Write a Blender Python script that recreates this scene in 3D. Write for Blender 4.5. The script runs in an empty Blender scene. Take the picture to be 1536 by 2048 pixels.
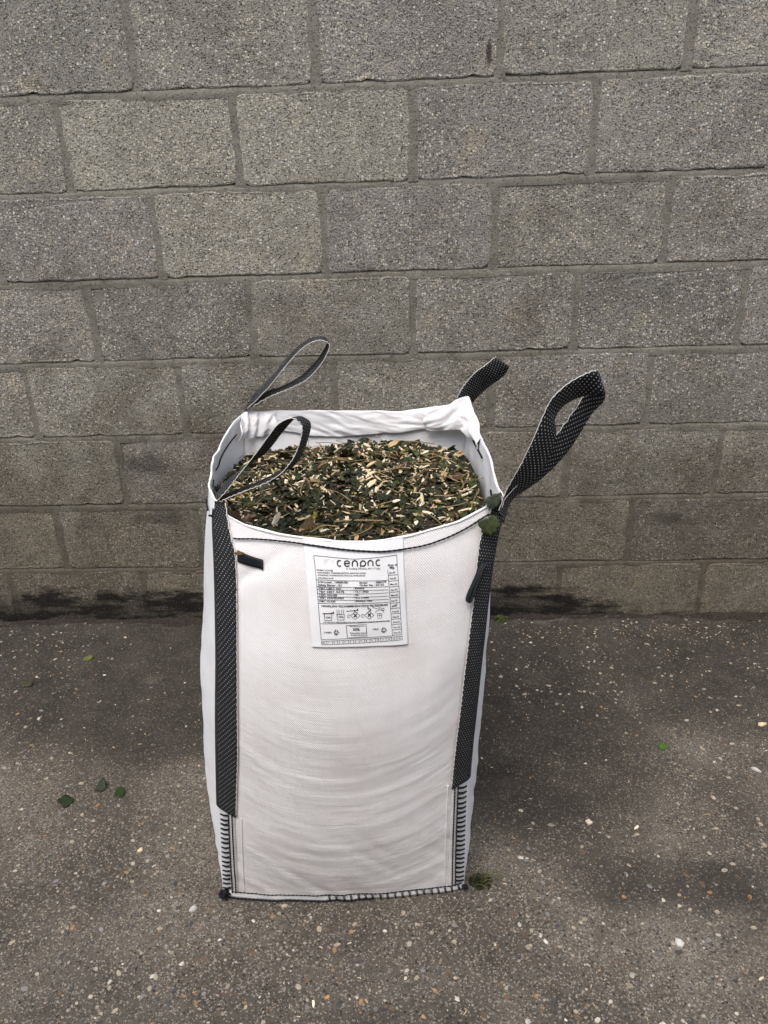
import bpy, math, random
import numpy as np
from mathutils import Vector, Matrix, Euler

scene = bpy.context.scene
R = math.radians

# ------------------------------------------------------------------ camera, sky, sun, exposure
cam_data = bpy.data.cameras.new('camera')
cam = bpy.data.objects.new('camera', cam_data)
scene.collection.objects.link(cam)
scene.camera = cam
PITCH, YAW, ROLL = -0.42805658, -0.04541248, -0.03607702
CAM = Vector((0.0, -2.13656, 1.35984))
fw = Vector((math.sin(YAW) * math.cos(PITCH), math.cos(YAW) * math.cos(PITCH), math.sin(PITCH)))
rt = fw.cross(Vector((0, 0, 1))).normalized()
up = rt.cross(fw)
r2 = rt * math.cos(ROLL) + up * math.sin(ROLL)
u2 = up * math.cos(ROLL) - rt * math.sin(ROLL)
m = Matrix((r2, u2, -fw)).transposed().to_4x4()
m.translation = CAM
cam.matrix_world = m
cam_data.sensor_fit = 'VERTICAL'
cam_data.sensor_height = 24.0
cam_data.lens = 24.0 * 1515.93 / 2048.0
cam_data.clip_start = 0.05
cam_data.clip_end = 300.0

SUN_EL, SUN_AZ = R(66), R(200)      # azimuth clockwise from +y: behind and a little left of the camera
world = bpy.data.worlds.new('World')
scene.world = world
world.use_nodes = True
wn = world.node_tree
bg = wn.nodes['Background']
sky = wn.nodes.new('ShaderNodeTexSky')
sky.sky_type = 'NISHITA'
sky.sun_disc = False
sky.sun_elevation = SUN_EL
sky.sun_rotation = SUN_AZ
sky.air_density = 1.0
sky.dust_density = 3.0
sky.ozone_density = 1.0
hs = wn.nodes.new('ShaderNodeHueSaturation')     # thin even cloud: the blue is mostly washed out
hs.inputs['Saturation'].default_value = 0.55
wn.links.new(sky.outputs['Color'], hs.inputs['Color'])
wn.links.new(hs.outputs['Color'], bg.inputs['Color'])
bg.inputs['Strength'].default_value = 0.15

sun_data = bpy.data.lights.new('sun', 'SUN')
sun_data.energy = 0.9
sun_data.angle = R(40)
sun_data.color = (1.0, 0.93, 0.87)
sun = bpy.data.objects.new('sun', sun_data)
scene.collection.objects.link(sun)
sd = Vector((math.sin(SUN_AZ) * math.cos(SUN_EL), math.cos(SUN_AZ) * math.cos(SUN_EL), math.sin(SUN_EL)))
sun.rotation_euler = (-sd).to_track_quat('-Z', 'Y').to_euler()
sun.location = (0, -4, 6)

scene.view_settings.view_transform = 'Standard'
scene.view_settings.look = 'None'
scene.view_settings.gamma = 1.0
scene.view_settings.exposure = 1.05
scene.view_settings.use_curve_mapping = False
scene.cycles.max_bounces = 5
scene.cycles.diffuse_bounces = 3
scene.cycles.glossy_bounces = 2

# ------------------------------------------------------------------ helpers
rnd = random.Random(7)
C = scene.collection

def mesh(name, verts, faces, mat=None, smooth=False, uv=None, col=None, mats=None, mi=None):
    me = bpy.data.meshes.new(name)
    me.from_pydata([tuple(map(float, v)) for v in verts], [], [tuple(int(i) for i in f) for f in faces])
    if mat: me.materials.append(mat)
    for mm in mats or []: me.materials.append(mm)
    if mi is not None: me.polygons.foreach_set('material_index', mi)
    if smooth: me.polygons.foreach_set('use_smooth', [True] * len(me.polygons))
    if uv is not None:
        l = me.uv_layers.new(name='UVMap')
        idx = np.empty(len(me.loops), dtype=np.int32)
        me.loops.foreach_get('vertex_index', idx)
        l.data.foreach_set('uv', np.asarray(uv, dtype=np.float32)[idx].ravel())
    if col is not None:
        a = me.color_attributes.new('Col', 'FLOAT_COLOR', 'POINT')
        c = np.ones((len(verts), 4), dtype=np.float32); c[:, :3] = col
        a.data.foreach_set('color', c.ravel())
    me.update()
    return me

def put(name, me, parent=None, world_verts=True):
    o = bpy.data.objects.new(name, me)
    C.objects.link(o)
    if parent is not None:
        o.parent = parent
        if world_verts:                       # vertices given in world space
            base = parent
            t = Vector(parent.location)
            while base.parent is not None:
                base = base.parent
                t = Vector(base.location)
            if parent.parent is None:
                o.matrix_parent_inverse = Matrix.Translation(-t)
    return o

def tag(o, label=None, cat=None, group=None, kind=None):
    if label: o['label'] = label
    if cat: o['category'] = cat
    if group: o['group'] = group
    if kind: o['kind'] = kind
    return o

def thing(name, loc, label, cat, group=None):
    o = bpy.data.objects.new(name, None)
    C.objects.link(o)
    o.location = loc
    o.empty_display_size = 0.05
    return tag(o, label, cat, group)

_perm = np.random.RandomState(3).permutation(512)
_vals = np.random.RandomState(4).rand(512) * 2 - 1
def vn(x, y, seed=0):
    """smooth value noise in -1..1, vectorised"""
    x = np.asarray(x, float) + seed * 17.31; y = np.asarray(y, float) + seed * 7.77
    xi = np.floor(x).astype(int); yi = np.floor(y).astype(int)
    fx = x - xi; fy = y - yi
    fx = fx * fx * (3 - 2 * fx); fy = fy * fy * (3 - 2 * fy)
    def h(a, b): return _vals[_perm[(_perm[a % 512] + b) % 512]]
    return ((h(xi, yi) * (1 - fx) + h(xi + 1, yi) * fx) * (1 - fy) +
            (h(xi, yi + 1) * (1 - fx) + h(xi + 1, yi + 1) * fx) * fy)
def fbm(x, y, seed=0, octv=4):
    s = 0; a = 1; f = 1
    for i in range(octv):
        s = s + a * vn(np.asarray(x) * f, np.asarray(y) * f, seed + i); a *= .5; f *= 2
    return s

def grid_faces(nu, nv):
    f = []
    for j in range(nv - 1):
        for i in range(nu - 1):
            a = j * nu + i
            f.append((a, a + 1, a + 1 + nu, a + nu))
    return f

def tube(path, r, sides=6, closed_ends=True):
    """tube round a polyline; r is a number or one radius for each point"""
    P = [Vector(p) for p in path]
    n = len(P)
    rr = r if hasattr(r, '__len__') else [r] * n
    V, F = [], []
    ref = Vector((0.13, 0.31, 0.94))
    prev = None
    for i in range(n):
        t = (P[min(i + 1, n - 1)] - P[max(i - 1, 0)])
        if t.length < 1e-9: t = Vector((0, 0, 1))
        t.normalize()
        a = t.cross(ref)
        if a.length < 1e-3: a = t.cross(Vector((1, 0, 0)))
        a.normalize(); b = t.cross(a)
        for k in range(sides):
            an = 2 * math.pi * k / sides
            V.append(P[i] + (a * math.cos(an) + b * math.sin(an)) * rr[i])
    for i in range(n - 1):
        for k in range(sides):
            k2 = (k + 1) % sides
            F.append((i * sides + k, i * sides + k2, (i + 1) * sides + k2, (i + 1) * sides + k))
    if closed_ends:
        F.append(tuple(range(sides))[::-1])
        F.append(tuple(range((n - 1) * sides, n * sides)))
    return V, F

def join(parts):
    V, F = [], []
    for v, f in parts:
        o = len(V)
        V.extend(v); F.extend(tuple(i + o for i in q) for q in f)
    return V, F

def catmull(pts, n):
    """n samples along a Catmull-Rom curve through pts (numpy rows)"""
    P = np.asarray(pts, float)
    Q = np.vstack([2 * P[0] - P[1], P, 2 * P[-1] - P[-2]])
    out = []
    m_ = len(P) - 1
    for k in range(n):
        u = m_ * k / (n - 1); i = min(int(u), m_ - 1); t = u - i
        a, b, c, d = Q[i], Q[i + 1], Q[i + 2], Q[i + 3]
        out.append(.5 * ((2 * b) + (c - a) * t + (2 * a - 5 * b + 4 * c - d) * t * t + (3 * b - a - 3 * c + d) * t ** 3))
    return np.array(out)

# ------------------------------------------------------------------ node helper
class N:
    def __init__(s, name):
        s.mat = bpy.data.materials.new(name); s.mat.use_nodes = True
        s.t = s.mat.node_tree; s.b = s.t.nodes['Principled BSDF']
        s.b.inputs['Specular IOR Level'].default_value = 0.3
    def node(s, ty, **kw):
        n = s.t.nodes.new(ty)
        for k, v in kw.items(): setattr(n, k, v)
        return n
    def set(s, sock, v):
        if isinstance(v, bpy.types.NodeSocket): s.t.links.new(v, sock)
        elif v is not None:
            if sock.type == 'RGBA' and len(v) == 3: v = (*v, 1)
            sock.default_value = v
    def math(s, op, a, b=None, c=None, clamp=False):
        n = s.node('ShaderNodeMath', operation=op, use_clamp=clamp)
        s.set(n.inputs[0], a); s.set(n.inputs[1], b); s.set(n.inputs[2], c)
        return n.outputs[0]
    def vmath(s, op, a, b=None):
        n = s.node('ShaderNodeVectorMath', operation=op)
        s.set(n.inputs[0], a); s.set(n.inputs[1], b)
        return n.outputs[0]
    def pos(s): return s.node('ShaderNodeNewGeometry').outputs['Position']
    def uv(s): return s.node('ShaderNodeTexCoord').outputs['UV']
    def objrand(s): return s.node('ShaderNodeObjectInfo').outputs['Random']
    def sep(s, v):
        n = s.node('ShaderNodeSeparateXYZ'); s.set(n.inputs[0], v); return n.outputs
    def comb(s, x=0., y=0., z=0.):
        n = s.node('ShaderNodeCombineXYZ'); s.set(n.inputs[0], x); s.set(n.inputs[1], y); s.set(n.inputs[2], z); return n.outputs[0]
    def noise(s, v, scale, detail=3., rough=.55, dist=0.):
        n = s.node('ShaderNodeTexNoise'); s.set(n.inputs['Vector'], v)
        n.inputs['Scale'].default_value = scale; n.inputs['Detail'].default_value = detail
        n.inputs['Roughness'].default_value = rough; n.inputs['Distortion'].default_value = dist
        return n.outputs['Fac']
    def vor(s, v, scale, rand=1.):
        n = s.node('ShaderNodeTexVoronoi'); s.set(n.inputs['Vector'], v); n.inputs['Scale'].default_value = scale
        n.inputs['Randomness'].default_value = rand
        return n.outputs['Distance'], n.outputs['Color']
    def ramp(s, f, stops, const=False):
        n = s.node('ShaderNodeValToRGB'); r = n.color_ramp
        if const: r.interpolation = 'CONSTANT'
        while len(r.elements) < len(stops): r.elements.new(.5)
        for e, (p, c) in zip(r.elements, stops):
            e.position = p; e.color = (*c, 1) if hasattr(c, '__len__') else (c, c, c, 1)
        s.set(n.inputs[0], f); return n.outputs[0]
    def mix(s, f, a, b, mode='MIX'):
        n = s.node('ShaderNodeMix', data_type='RGBA', blend_type=mode)
        s.set(n.inputs[0], f); s.set(n.inputs[6], a); s.set(n.inputs[7], b)
        return n.outputs[2]
    def sstep(s, v, a, b):
        n = s.node('ShaderNodeMapRange', interpolation_type='SMOOTHSTEP')
        s.set(n.inputs[0], v); n.inputs[1].default_value = a; n.inputs[2].default_value = b
        return n.outputs[0]
    def bump(s, h, dist, strength=1., prev=None):
        n = s.node('ShaderNodeBump'); n.inputs['Strength'].default_value = strength; n.inputs['Distance'].default_value = dist
        s.set(n.inputs['Height'], h)
        if prev is not None: s.set(n.inputs['Normal'], prev)
        return n.outputs[0]
    def out(s, color=None, rough=None, normal=None):
        s.set(s.b.inputs['Base Color'], color); s.set(s.b.inputs['Roughness'], rough); s.set(s.b.inputs['Normal'], normal)
        return s.mat

def plain(name, color, rough=.7, spec=.3, var=.0, scale=40.):
    n = N(name)
    n.b.inputs['Specular IOR Level'].default_value = spec
    if var:
        f = n.noise(n.pos(), scale, 3)
        lo = tuple(c * (1 - var) for c in color); hi = tuple(min(1, c * (1 + var)) for c in color)
        return n.out(n.ramp(f, [(.3, lo), (.7, hi)]), rough)
    return n.out(color, rough)

# ------------------------------------------------------------------ materials of the setting
def spot(n, xyz, cx, cz, rx, rz, fuzz, nz):
    """soft-edged stain of its own shape on the wall round (cx, cz)"""
    dx = n.math('DIVIDE', n.math('SUBTRACT', xyz[0], cx), rx)
    dz = n.math('DIVIDE', n.math('SUBTRACT', xyz[2], cz), rz)
    d = n.math('SQRT', n.math('ADD', n.math('MULTIPLY', dx, dx), n.math('MULTIPLY', dz, dz)))
    d = n.math('ADD', d, n.math('MULTIPLY', n.math('SUBTRACT', nz, .5), fuzz))
    return n.sstep(d, 1.0, .35)

def stains(n, color, p):
    xyz = n.sep(p)
    nz = n.noise(p, 26, 5, .65)
    big = n.noise(p, 7, 4, .6)
    stretched = n.noise(n.vmath('MULTIPLY', p, (3.2, 1, 12.)), 2.2, 5, .65)
    # mould line along the foot, thick to the left of the bag and thin on the right
    left = n.sstep(xyz[0], .78, .35)
    lim = n.math('ADD', .035, n.math('MULTIPLY', left, .10))
    e = n.math('SUBTRACT', lim, xyz[2])
    e = n.math('ADD', e, n.math('MULTIPLY', n.math('SUBTRACT', stretched, .5), .20))
    e = n.math('ADD', e, n.math('MULTIPLY', n.math('SUBTRACT', nz, .5), .05))
    mould = n.math('MULTIPLY', n.math('MULTIPLY', n.sstep(e, -.004, .06), n.sstep(n.noise(p, 150, 3, .6), .20, .42)), n.math('ADD', .64, n.math('MULTIPLY', n.sstep(stretched, .42, .56), .34)))
    color = n.mix(mould, color, n.ramp(nz, [(.35, (.006, .0055, .0055)), (.6, (.018, .014, .012)), (.78, (.06, .045, .038))]))
    color = n.mix(n.math('MULTIPLY', spot(n, xyz, -.815, .555, .085, .05, 1.6, nz), .55), color, (.045, .042, .04))
    color = n.mix(n.math('MULTIPLY', spot(n, xyz, -.83, .70, .05, .045, 1.5, nz), .35), color, (.05, .047, .044))
    color = n.mix(n.math('MULTIPLY', spot(n, xyz, -.80, .375, .12, .03, 1.8, nz), .45), color, (.05, .045, .04))
    color = n.mix(n.math('MULTIPLY', spot(n, xyz, .77, .345, .10, .03, 1.9, nz), .5), color, (.05, .042, .036))
    color = n.mix(n.math('MULTIPLY', spot(n, xyz, .197, 1.60, .010, .035, .9, nz), .85), color, (.035, .022, .017))
    # darker, browner tone over the lower courses, ragged upper edge, patchy
    low_tone = n.math('ADD', n.math('MULTIPLY', n.math('SUBTRACT', .70, xyz[2]), .50), n.math('MULTIPLY', n.math('SUBTRACT', big, .5), 1.1))
    low_tone = n.math('ADD', low_tone, n.math('MULTIPLY', n.math('SUBTRACT', n.noise(p, 2.1, 3, .6), .5), .9))
    low_tone = n.sstep(low_tone, -.30, .30)
    color = n.mix(n.math('MULTIPLY', low_tone, .85), color, n.mix(1., color, (.47, .43, .375), 'MULTIPLY'))
    return color

def mat_block():
    n = N('concrete_block')
    p = n.pos(); r = n.objrand()
    q = n.vmath('ADD', p, n.vmath('SCALE', n.comb(r, r, r), None))
    big = n.noise(p, 4.5, 4, .6)
    mid = n.noise(p, 22, 4, .6)
    base = n.ramp(n.math('ADD', n.math('MULTIPLY', big, .6), n.math('MULTIPLY', mid, .4)),
                  [(.35, (.206, .194, .166)), (.5, (.270, .256, .222)), (.65, (.328, .312, .272))])
    base = n.mix(1., base, n.ramp(n.math('FRACT', n.math('MULTIPLY', r, 7.3)), [(0, (.80, .79, .80)), (.3, (1.0, .985, .95)), (.55, (.93, .90, .93)), (.8, (1.06, 1.06, 1.0)), (1, (1.17, 1.15, 1.09))]), 'MULTIPLY')
    d1, c1 = n.vor(p, 165)
    k1 = n.sep(c1)
    # share of pale grains rises in patches
    patch = n.noise(p, 3.1, 3, .6)
    thr = n.math('SUBTRACT', n.math('ADD', .86, n.math('MULTIPLY', n.sstep(r, .35, .9), .07)), n.math('MULTIPLY', n.sstep(patch, .40, .62), .27))
    pale = n.math('MULTIPLY', n.math('GREATER_THAN', k1[0], thr), n.sstep(d1, .52, .34))
    grain = n.ramp(k1[1], [(0, (.48, .44, .35)), (.4, (.60, .53, .39)), (.65, (.54, .42, .26)), (.8, (.40, .38, .38)), (1, (.74, .71, .64))])
    dark = n.math('MULTIPLY', n.math('LESS_THAN', k1[0], .20), n.sstep(d1, .5, .25))
    col = n.mix(n.math('MULTIPLY', dark, .72), base, (.045, .042, .038))
    d2, c2 = n.vor(p, 520)
    k2 = n.sep(c2)
    col = n.mix(n.math('MULTIPLY', n.math('GREATER_THAN', k2[0], .85), .5), col, (.42, .395, .345))
    col = n.mix(n.math('MULTIPLY', n.math('LESS_THAN', k2[0], .20), .75), col, (.032, .030, .027))
    col = n.mix(n.math('MULTIPLY', pale, .85), col, grain)
    yl = n.math('MULTIPLY', n.sstep(n.noise(p, 9, 4, .65), .55, .72), .35)
    col = n.mix(yl, col, n.mix(1., col, (1.25, 1.12, .82), 'MULTIPLY'))
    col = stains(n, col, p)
    pits = n.noise(p, 330, 2, .6)
    h = n.math('ADD', n.math('MULTIPLY', n.math('SUBTRACT', 1, d1), .5), n.math('MULTIPLY', pits, 1.2))
    h = n.math('SUBTRACT', h, n.math('MULTIPLY', dark, .8))
    h = n.math('ADD', h, n.math('MULTIPLY', mid, 1.2))
    return n.out(col, .93, n.bump(h, .0030, .95))

def mat_mortar():
    n = N('mortar'); p = n.pos()
    a = n.noise(p, 30, 4, .6)
    col = n.ramp(a, [(.3, (.150, .139, .114)), (.7, (.228, .213, .178))])
    d, c = n.vor(p, 300); k = n.sep(c)
    col = n.mix(n.math('MULTIPLY', n.math('GREATER_THAN', k[0], .91), n.sstep(d, .5, .3)), col, (.33, .28, .20))
    col = n.mix(n.math('MULTIPLY', n.math('LESS_THAN', k[0], .10), .6), col, (.035, .03, .026))
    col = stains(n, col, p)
    return n.out(col, .95, n.bump(n.noise(p, 200, 4, .7), .0035, .9))

def spot2(n, xyz, cx, cy, rx, ry, fuzz, nz):
    dx = n.math('DIVIDE', n.math('SUBTRACT', xyz[0], cx), rx)
    dy = n.math('DIVIDE', n.math('SUBTRACT', xyz[1], cy), ry)
    d = n.math('SQRT', n.math('ADD', n.math('MULTIPLY', dx, dx), n.math('MULTIPLY', dy, dy)))
    d = n.math('ADD', d, n.math('MULTIPLY', n.math('SUBTRACT', nz, .5), fuzz))
    return n.sstep(d, 1.05, .35)

def mat_ground():
    n = N('old_concrete'); p = n.pos(); xyz = n.sep(p)
    a = n.noise(p, 2.3, 5, .62); b = n.noise(p, 11, 4, .6); f = n.noise(p, 120, 4, .65)
    t = n.math('ADD', n.math('ADD', n.math('MULTIPLY', a, .5), n.math('MULTIPLY', b, .2)), n.math('MULTIPLY', f, .3))
    col = n.ramp(t, [(.39, (.049, .041, .032)), (.5, (.104, .090, .071)), (.61, (.165, .146, .117))])
    # darker, smoother brown, in blotches, over most of the strip along the wall
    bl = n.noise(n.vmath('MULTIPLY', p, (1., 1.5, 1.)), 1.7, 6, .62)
    brownish = spot2(n, xyz, .30, -.62, .36, .42, 1.5, bl)  # darker patches left and right of the bag
    brownish = n.math('MAXIMUM', brownish, spot2(n, xyz, -.72, -.36, .55, .42, 1.5, bl))
    brownish = n.math('MAXIMUM', brownish, n.math('MULTIPLY', spot2(n, xyz, .42, -1.03, .34, .13, 2.6, b), .42))
    e = n.math('ADD', n.math('ADD', n.math('MULTIPLY', n.sstep(xyz[1], -.80, -.10), .27), bl), n.math('MULTIPLY', brownish, .22))
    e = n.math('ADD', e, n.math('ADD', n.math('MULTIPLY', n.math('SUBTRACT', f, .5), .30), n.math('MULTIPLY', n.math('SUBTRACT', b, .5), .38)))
    brown_tone = n.math('MULTIPLY', n.sstep(e, .47, .74), .84)
    clear = n.math('SUBTRACT', 1., n.math('MULTIPLY', brown_tone, .75))
    col = n.mix(brown_tone, col, n.ramp(b, [(.35, (.015, .0120, .0095)), (.65, (.034, .0275, .022))]))
    # a couple of pale sandy smears by the wall
    sm = n.math('MULTIPLY', n.sstep(n.noise(n.vmath('MULTIPLY', p, (1., 2.2, 1.)), 3.4, 4, .6), .62, .74), .5)
    col = n.mix(sm, col, (.15, .125, .095))
    d1, c1 = n.vor(p, 150); k1 = n.sep(c1)
    sel = n.math('MULTIPLY', n.math('GREATER_THAN', k1[0], .90), n.sstep(d1, .46, .30))
    g = n.ramp(k1[1], [(0, (.42, .37, .29)), (.25, (.22, .20, .18)), (.45, (.30, .19, .10)), (.6, (.50, .46, .40)), (.8, (.11, .10, .10)), (1, (.36, .30, .22))])
    col = n.mix(n.math('MULTIPLY', n.math('MULTIPLY', sel, .8), clear), col, g)
    d2, c2 = n.vor(p, 380); k2 = n.sep(c2)
    col = n.mix(n.math('MULTIPLY', n.math('MULTIPLY', n.math('GREATER_THAN', k2[0], .87), .55), clear), col, (.33, .295, .245))
    col = n.mix(n.math('MULTIPLY', n.math('LESS_THAN', k2[0], .20), .65), col, (.032, .028, .026))
    pit = n.math('MULTIPLY', n.math('LESS_THAN', k1[0], .10), n.sstep(d1, .40, .22))
    col = n.mix(n.math('MULTIPLY', pit, .85), col, (.022, .019, .018))
    h = n.math('ADD', n.math('MULTIPLY', f, 1.), n.math('MULTIPLY', n.noise(p, 480, 2, .6), .6))
    h = n.math('ADD', h, n.math('MULTIPLY', sel, .35)); h = n.math('SUBTRACT', h, n.math('MULTIPLY', pit, 1.1))
    rough = n.ramp(brown_tone, [(0, .95), (.7, .82)])
    return n.out(col, rough, n.bump(h, .003, .8))

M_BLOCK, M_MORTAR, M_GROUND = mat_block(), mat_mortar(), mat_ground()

def mat_attr(name, rough=.8, spec=.25, bump_scale=0):
    n = N(name)
    n.b.inputs['Specular IOR Level'].default_value = spec
    a = n.node('ShaderNodeVertexColor', layer_name='Col').outputs['Color']
    f = n.noise(n.pos(), 150, 3, .6)
    c = n.mix(1., a, n.ramp(f, [(.3, .72), (.7, 1.2)]), 'MULTIPLY')
    return n.out(c, rough, n.bump(f, .001, .5))
M_GRAIN = mat_attr('stone_grains', .75)
M_SHRED = mat_attr('shredded_greenery', .8)

# ------------------------------------------------------------------ ground
gv, gf = [], []
GX, GY = 40, 40
for j in range(2):
    for i in range(2): gv.append((-GX + 2 * GX * i, -GY + (GY + .3) * j, 0))
ground = put('ground', mesh('ground', gv, [(0, 1, 3, 2)], M_GROUND))
tag(ground, 'rough dark concrete yard floor with exposed pebbles', None, None, 'structure')

# ------------------------------------------------------------------ wall of concrete blocks
wall = thing('block_wall', (0, 0, 0), 'grey concrete block wall with weathered mortar joints behind the bag', 'wall')
BW, BH = .434, .2120
def block_mesh(k):
    rs = np.random.RandomState(100 + k)
    pts = []
    nx, nz = 22, 11
    hw, hh = BW / 2, BH / 2
    for i in range(nx): pts.append((-hw + 2 * hw * i / nx, -hh, 0, -1))
    for i in range(nz): pts.append((hw, -hh + 2 * hh * i / nz, 1, 0))
    for i in range(nx): pts.append((hw - 2 * hw * i / nx, hh, 0, 1))
    for i in range(nz): pts.append((-hw, hh - 2 * hh * i / nz, -1, 0))
    n = len(pts)
    V = []
    j1 = rs.normal(0, .0012, n); chip = (rs.rand(n) < .07) * rs.rand(n) * .007
    corner = [0, nx, nx + nz, 2 * nx + nz]
    slow = vn(np.arange(n) * .35, np.zeros(n), k) * .002
    for ring, (y, inset) in enumerate(((.08, 0), (.0045, 0), (.0012, .0016), (0, .0048))):
        for i, (x, z, ax, az) in enumerate(pts):
            cin = .004 if i in corner else 0
            d = j1[i] + slow[i] - chip[i] * (1 if ring > 0 else 0) - inset
            sx = -1 if x < 0 else 1; sz = -1 if z < 0 else 1
            if i in corner: X, Z = x + sx * (d - cin), z + sz * (d - cin)
            else: X, Z = x + ax * d, z + az * d
            V.append((X, y + chip[i] * .3 * (ring == 3), Z))
    F = []
    for r_ in range(3):
        for i in range(n):
            a, b = r_ * n + i, r_ * n + (i + 1) % n
            F.append((a, b, b + n, a + n))
    F.append(tuple(range(3 * n, 4 * n)))
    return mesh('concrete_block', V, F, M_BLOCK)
BLOCKS = [block_mesh(k) for k in range(14)]
row_off = {0: -.2262, 1: .0105, 2: -.2312, 3: .0005, 4: -.2285, 5: -.0005, 6: -.2370, 7: .0080}
ROWS = range(-3, 8)
XLIM = 2.6
MV, MF = [], []
def strip(x0, x1, z0, z1, nx, nz, yfun):
    o = len(MV)
    for j in range(nz):
        for i in range(nx):
            x = x0 + (x1 - x0) * i / (nx - 1); z = z0 + (z1 - z0) * j / (nz - 1)
            MV.append((x, yfun(x, z, i / (nx - 1), j / (nz - 1)), z))
    for j in range(nz - 1):
        for i in range(nx - 1):
            a = o + j * nx + i; MF.append((a, a + 1, a + 1 + nx, a + nx))
for r_ in ROWS:
    zb = .20 + (6 - r_) * .225            # lower edge of this course
    off = row_off.get(r_, (-.2262 if r_ % 2 == 0 else .006) + rnd.uniform(-.006, .006))
    k0 = int(math.floor((-XLIM - off) / .45))
    joints = [off + .45 * k + rnd.uniform(-.003, .003) for k in range(k0, k0 + 13)]
    for a, b in zip(joints[:-1], joints[1:]):
        o = bpy.data.objects.new('concrete_block', rnd.choice(BLOCKS))
        C.objects.link(o); o.parent = wall
        o.location = ((a + b) / 2, rnd.uniform(-.0012, .0012), zb + BH / 2 + rnd.uniform(-.001, .001))
        o.rotation_euler = (rnd.uniform(-.005, .005), rnd.choice((0, math.pi)) * 0 + rnd.uniform(-.003, .003), rnd.uniform(-.004, .004))
        o.scale = ((b - a - .0140) / BW, 1, 1)
    # weather-struck bed joint: deep under the upper block, flush with the lower one
    if r_ < 7:
        strip(joints[0], joints[-1], zb - .023, zb + .0035, 300, 5,
              lambda x, z, u, v: [.0008, .0004, .0004, .0014, .0065][min(4, int(v * 4 + .01))] + .0010 * float(vn(x * 28, z * 90, r_)) + .0010 * float(vn(x * 6, r_, 3)))
    for x in joints:
        strip(x - .014, x + .014, zb - .004, zb + .214, 4, 16,
              lambda X, z, u, v: 0.0012 + .0010 * float(vn(X * 90, z * 25, r_ + 9)) + .0015 * float(vn(z * 7, X, 5)))
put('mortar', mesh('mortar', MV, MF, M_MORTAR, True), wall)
bv = [(-XLIM - .3, .05, -.1), (XLIM + .35, .05, -.1), (XLIM + .35, .05, 2.43), (-XLIM - .3, .05, 2.43),
      (-XLIM - .3, .26, -.1), (XLIM + .35, .26, -.1), (XLIM + .35, .26, 2.43), (-XLIM - .3, .26, 2.43)]
put('core', mesh('core', bv, [(0, 1, 2, 3), (5, 4, 7, 6), (4, 0, 3, 7), (1, 5, 6, 2), (3, 2, 6, 7)], M_MORTAR), wall)

# ------------------------------------------------------------------ unseen brick building added behind the camera, sized to warm and limit the light
def mat_added_brick():
    n = N('added_building_brick'); p = n.pos()
    b = n.node('ShaderNodeTexBrick'); n.set(b.inputs['Vector'], n.comb(n.sep(p)[0], n.sep(p)[2], 0.))
    b.inputs['Color1'].default_value = (.23, .15, .115, 1); b.inputs['Color2'].default_value = (.18, .12, .095, 1); b.inputs['Mortar'].default_value = (.3, .27, .23, 1)
    b.inputs['Scale'].default_value = 1.; b.inputs['Brick Width'].default_value = .225; b.inputs['Row Height'].default_value = .075; b.inputs['Mortar Size'].default_value = .01
    return n.out(b.outputs['Color'], .9)
yb = thing('added_brick_building', (0, -3.9, 0), 'unseen low red brick building added behind the camera to shape the light', 'building')
YB, HB = -3.9, 3.0
bx = [(-3.4, YB - 5, -.05), (3.4, YB - 5, -.05), (3.4, YB, -.05), (-3.4, YB, -.05), (-3.4, YB - 5, HB), (3.4, YB - 5, HB), (3.4, YB, HB), (-3.4, YB, HB)]
put('wall', mesh('wall', bx, [(0, 1, 5, 4), (1, 2, 6, 5), (2, 3, 7, 6), (3, 0, 4, 7)], mat_added_brick()), yb)  # wall of the added unseen building
rf = [(x * 1.02, YB - 2.5 + (y - YB + 2.5) * 1.06, z) for z in (HB + .002, HB + .18) for x, y in ((-3.4, YB - 5), (3.4, YB - 5), (3.4, YB), (-3.4, YB))]
put('added_building_roof', mesh('added_building_roof', rf, [(3, 2, 1, 0), (4, 5, 6, 7), (0, 1, 5, 4), (1, 2, 6, 5), (2, 3, 7, 6), (3, 0, 4, 7)], plain('added_building_felt', (.06, .06, .065), .9)), yb)

# ------------------------------------------------------------------ bag surface (metres; front faces -y)
def tab(z, rows):
    zs = [r[0] for r in rows]
    return np.stack([np.interp(z, zs, [r[1] for r in rows]), np.interp(z, zs, [r[2] for r in rows])], -1)
def smooth_rows(rows):
    P = catmull(rows, 60); return [tuple(q) for q in P]
FLc = smooth_rows([(0, -.411, -1.05), (.25, -.386, -1.053), (.44, -.366, -1.047), (.59, -.351, -1.03), (.726, -.344, -1.0), (.806, -.346, -.965), (.845, -.343, -.95)])
FRc = smooth_rows([(0, .087, -1.03), (.289, .090, -1.033), (.479, .102, -1.03), (.632, .115, -1.02), (.748, .129, -1.0), (.822, .144, -.98), (.855, .147, -.965)])
BRc = smooth_rows([(0, .060, -.54), (.3, .070, -.52), (.6, .100, -.50), (.875, .128, -.46)])
BLc = smooth_rows([(0, -.437, -.56), (.3, -.43, -.54), (.6, -.41, -.51), (.855, -.389, -.463)])
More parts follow.
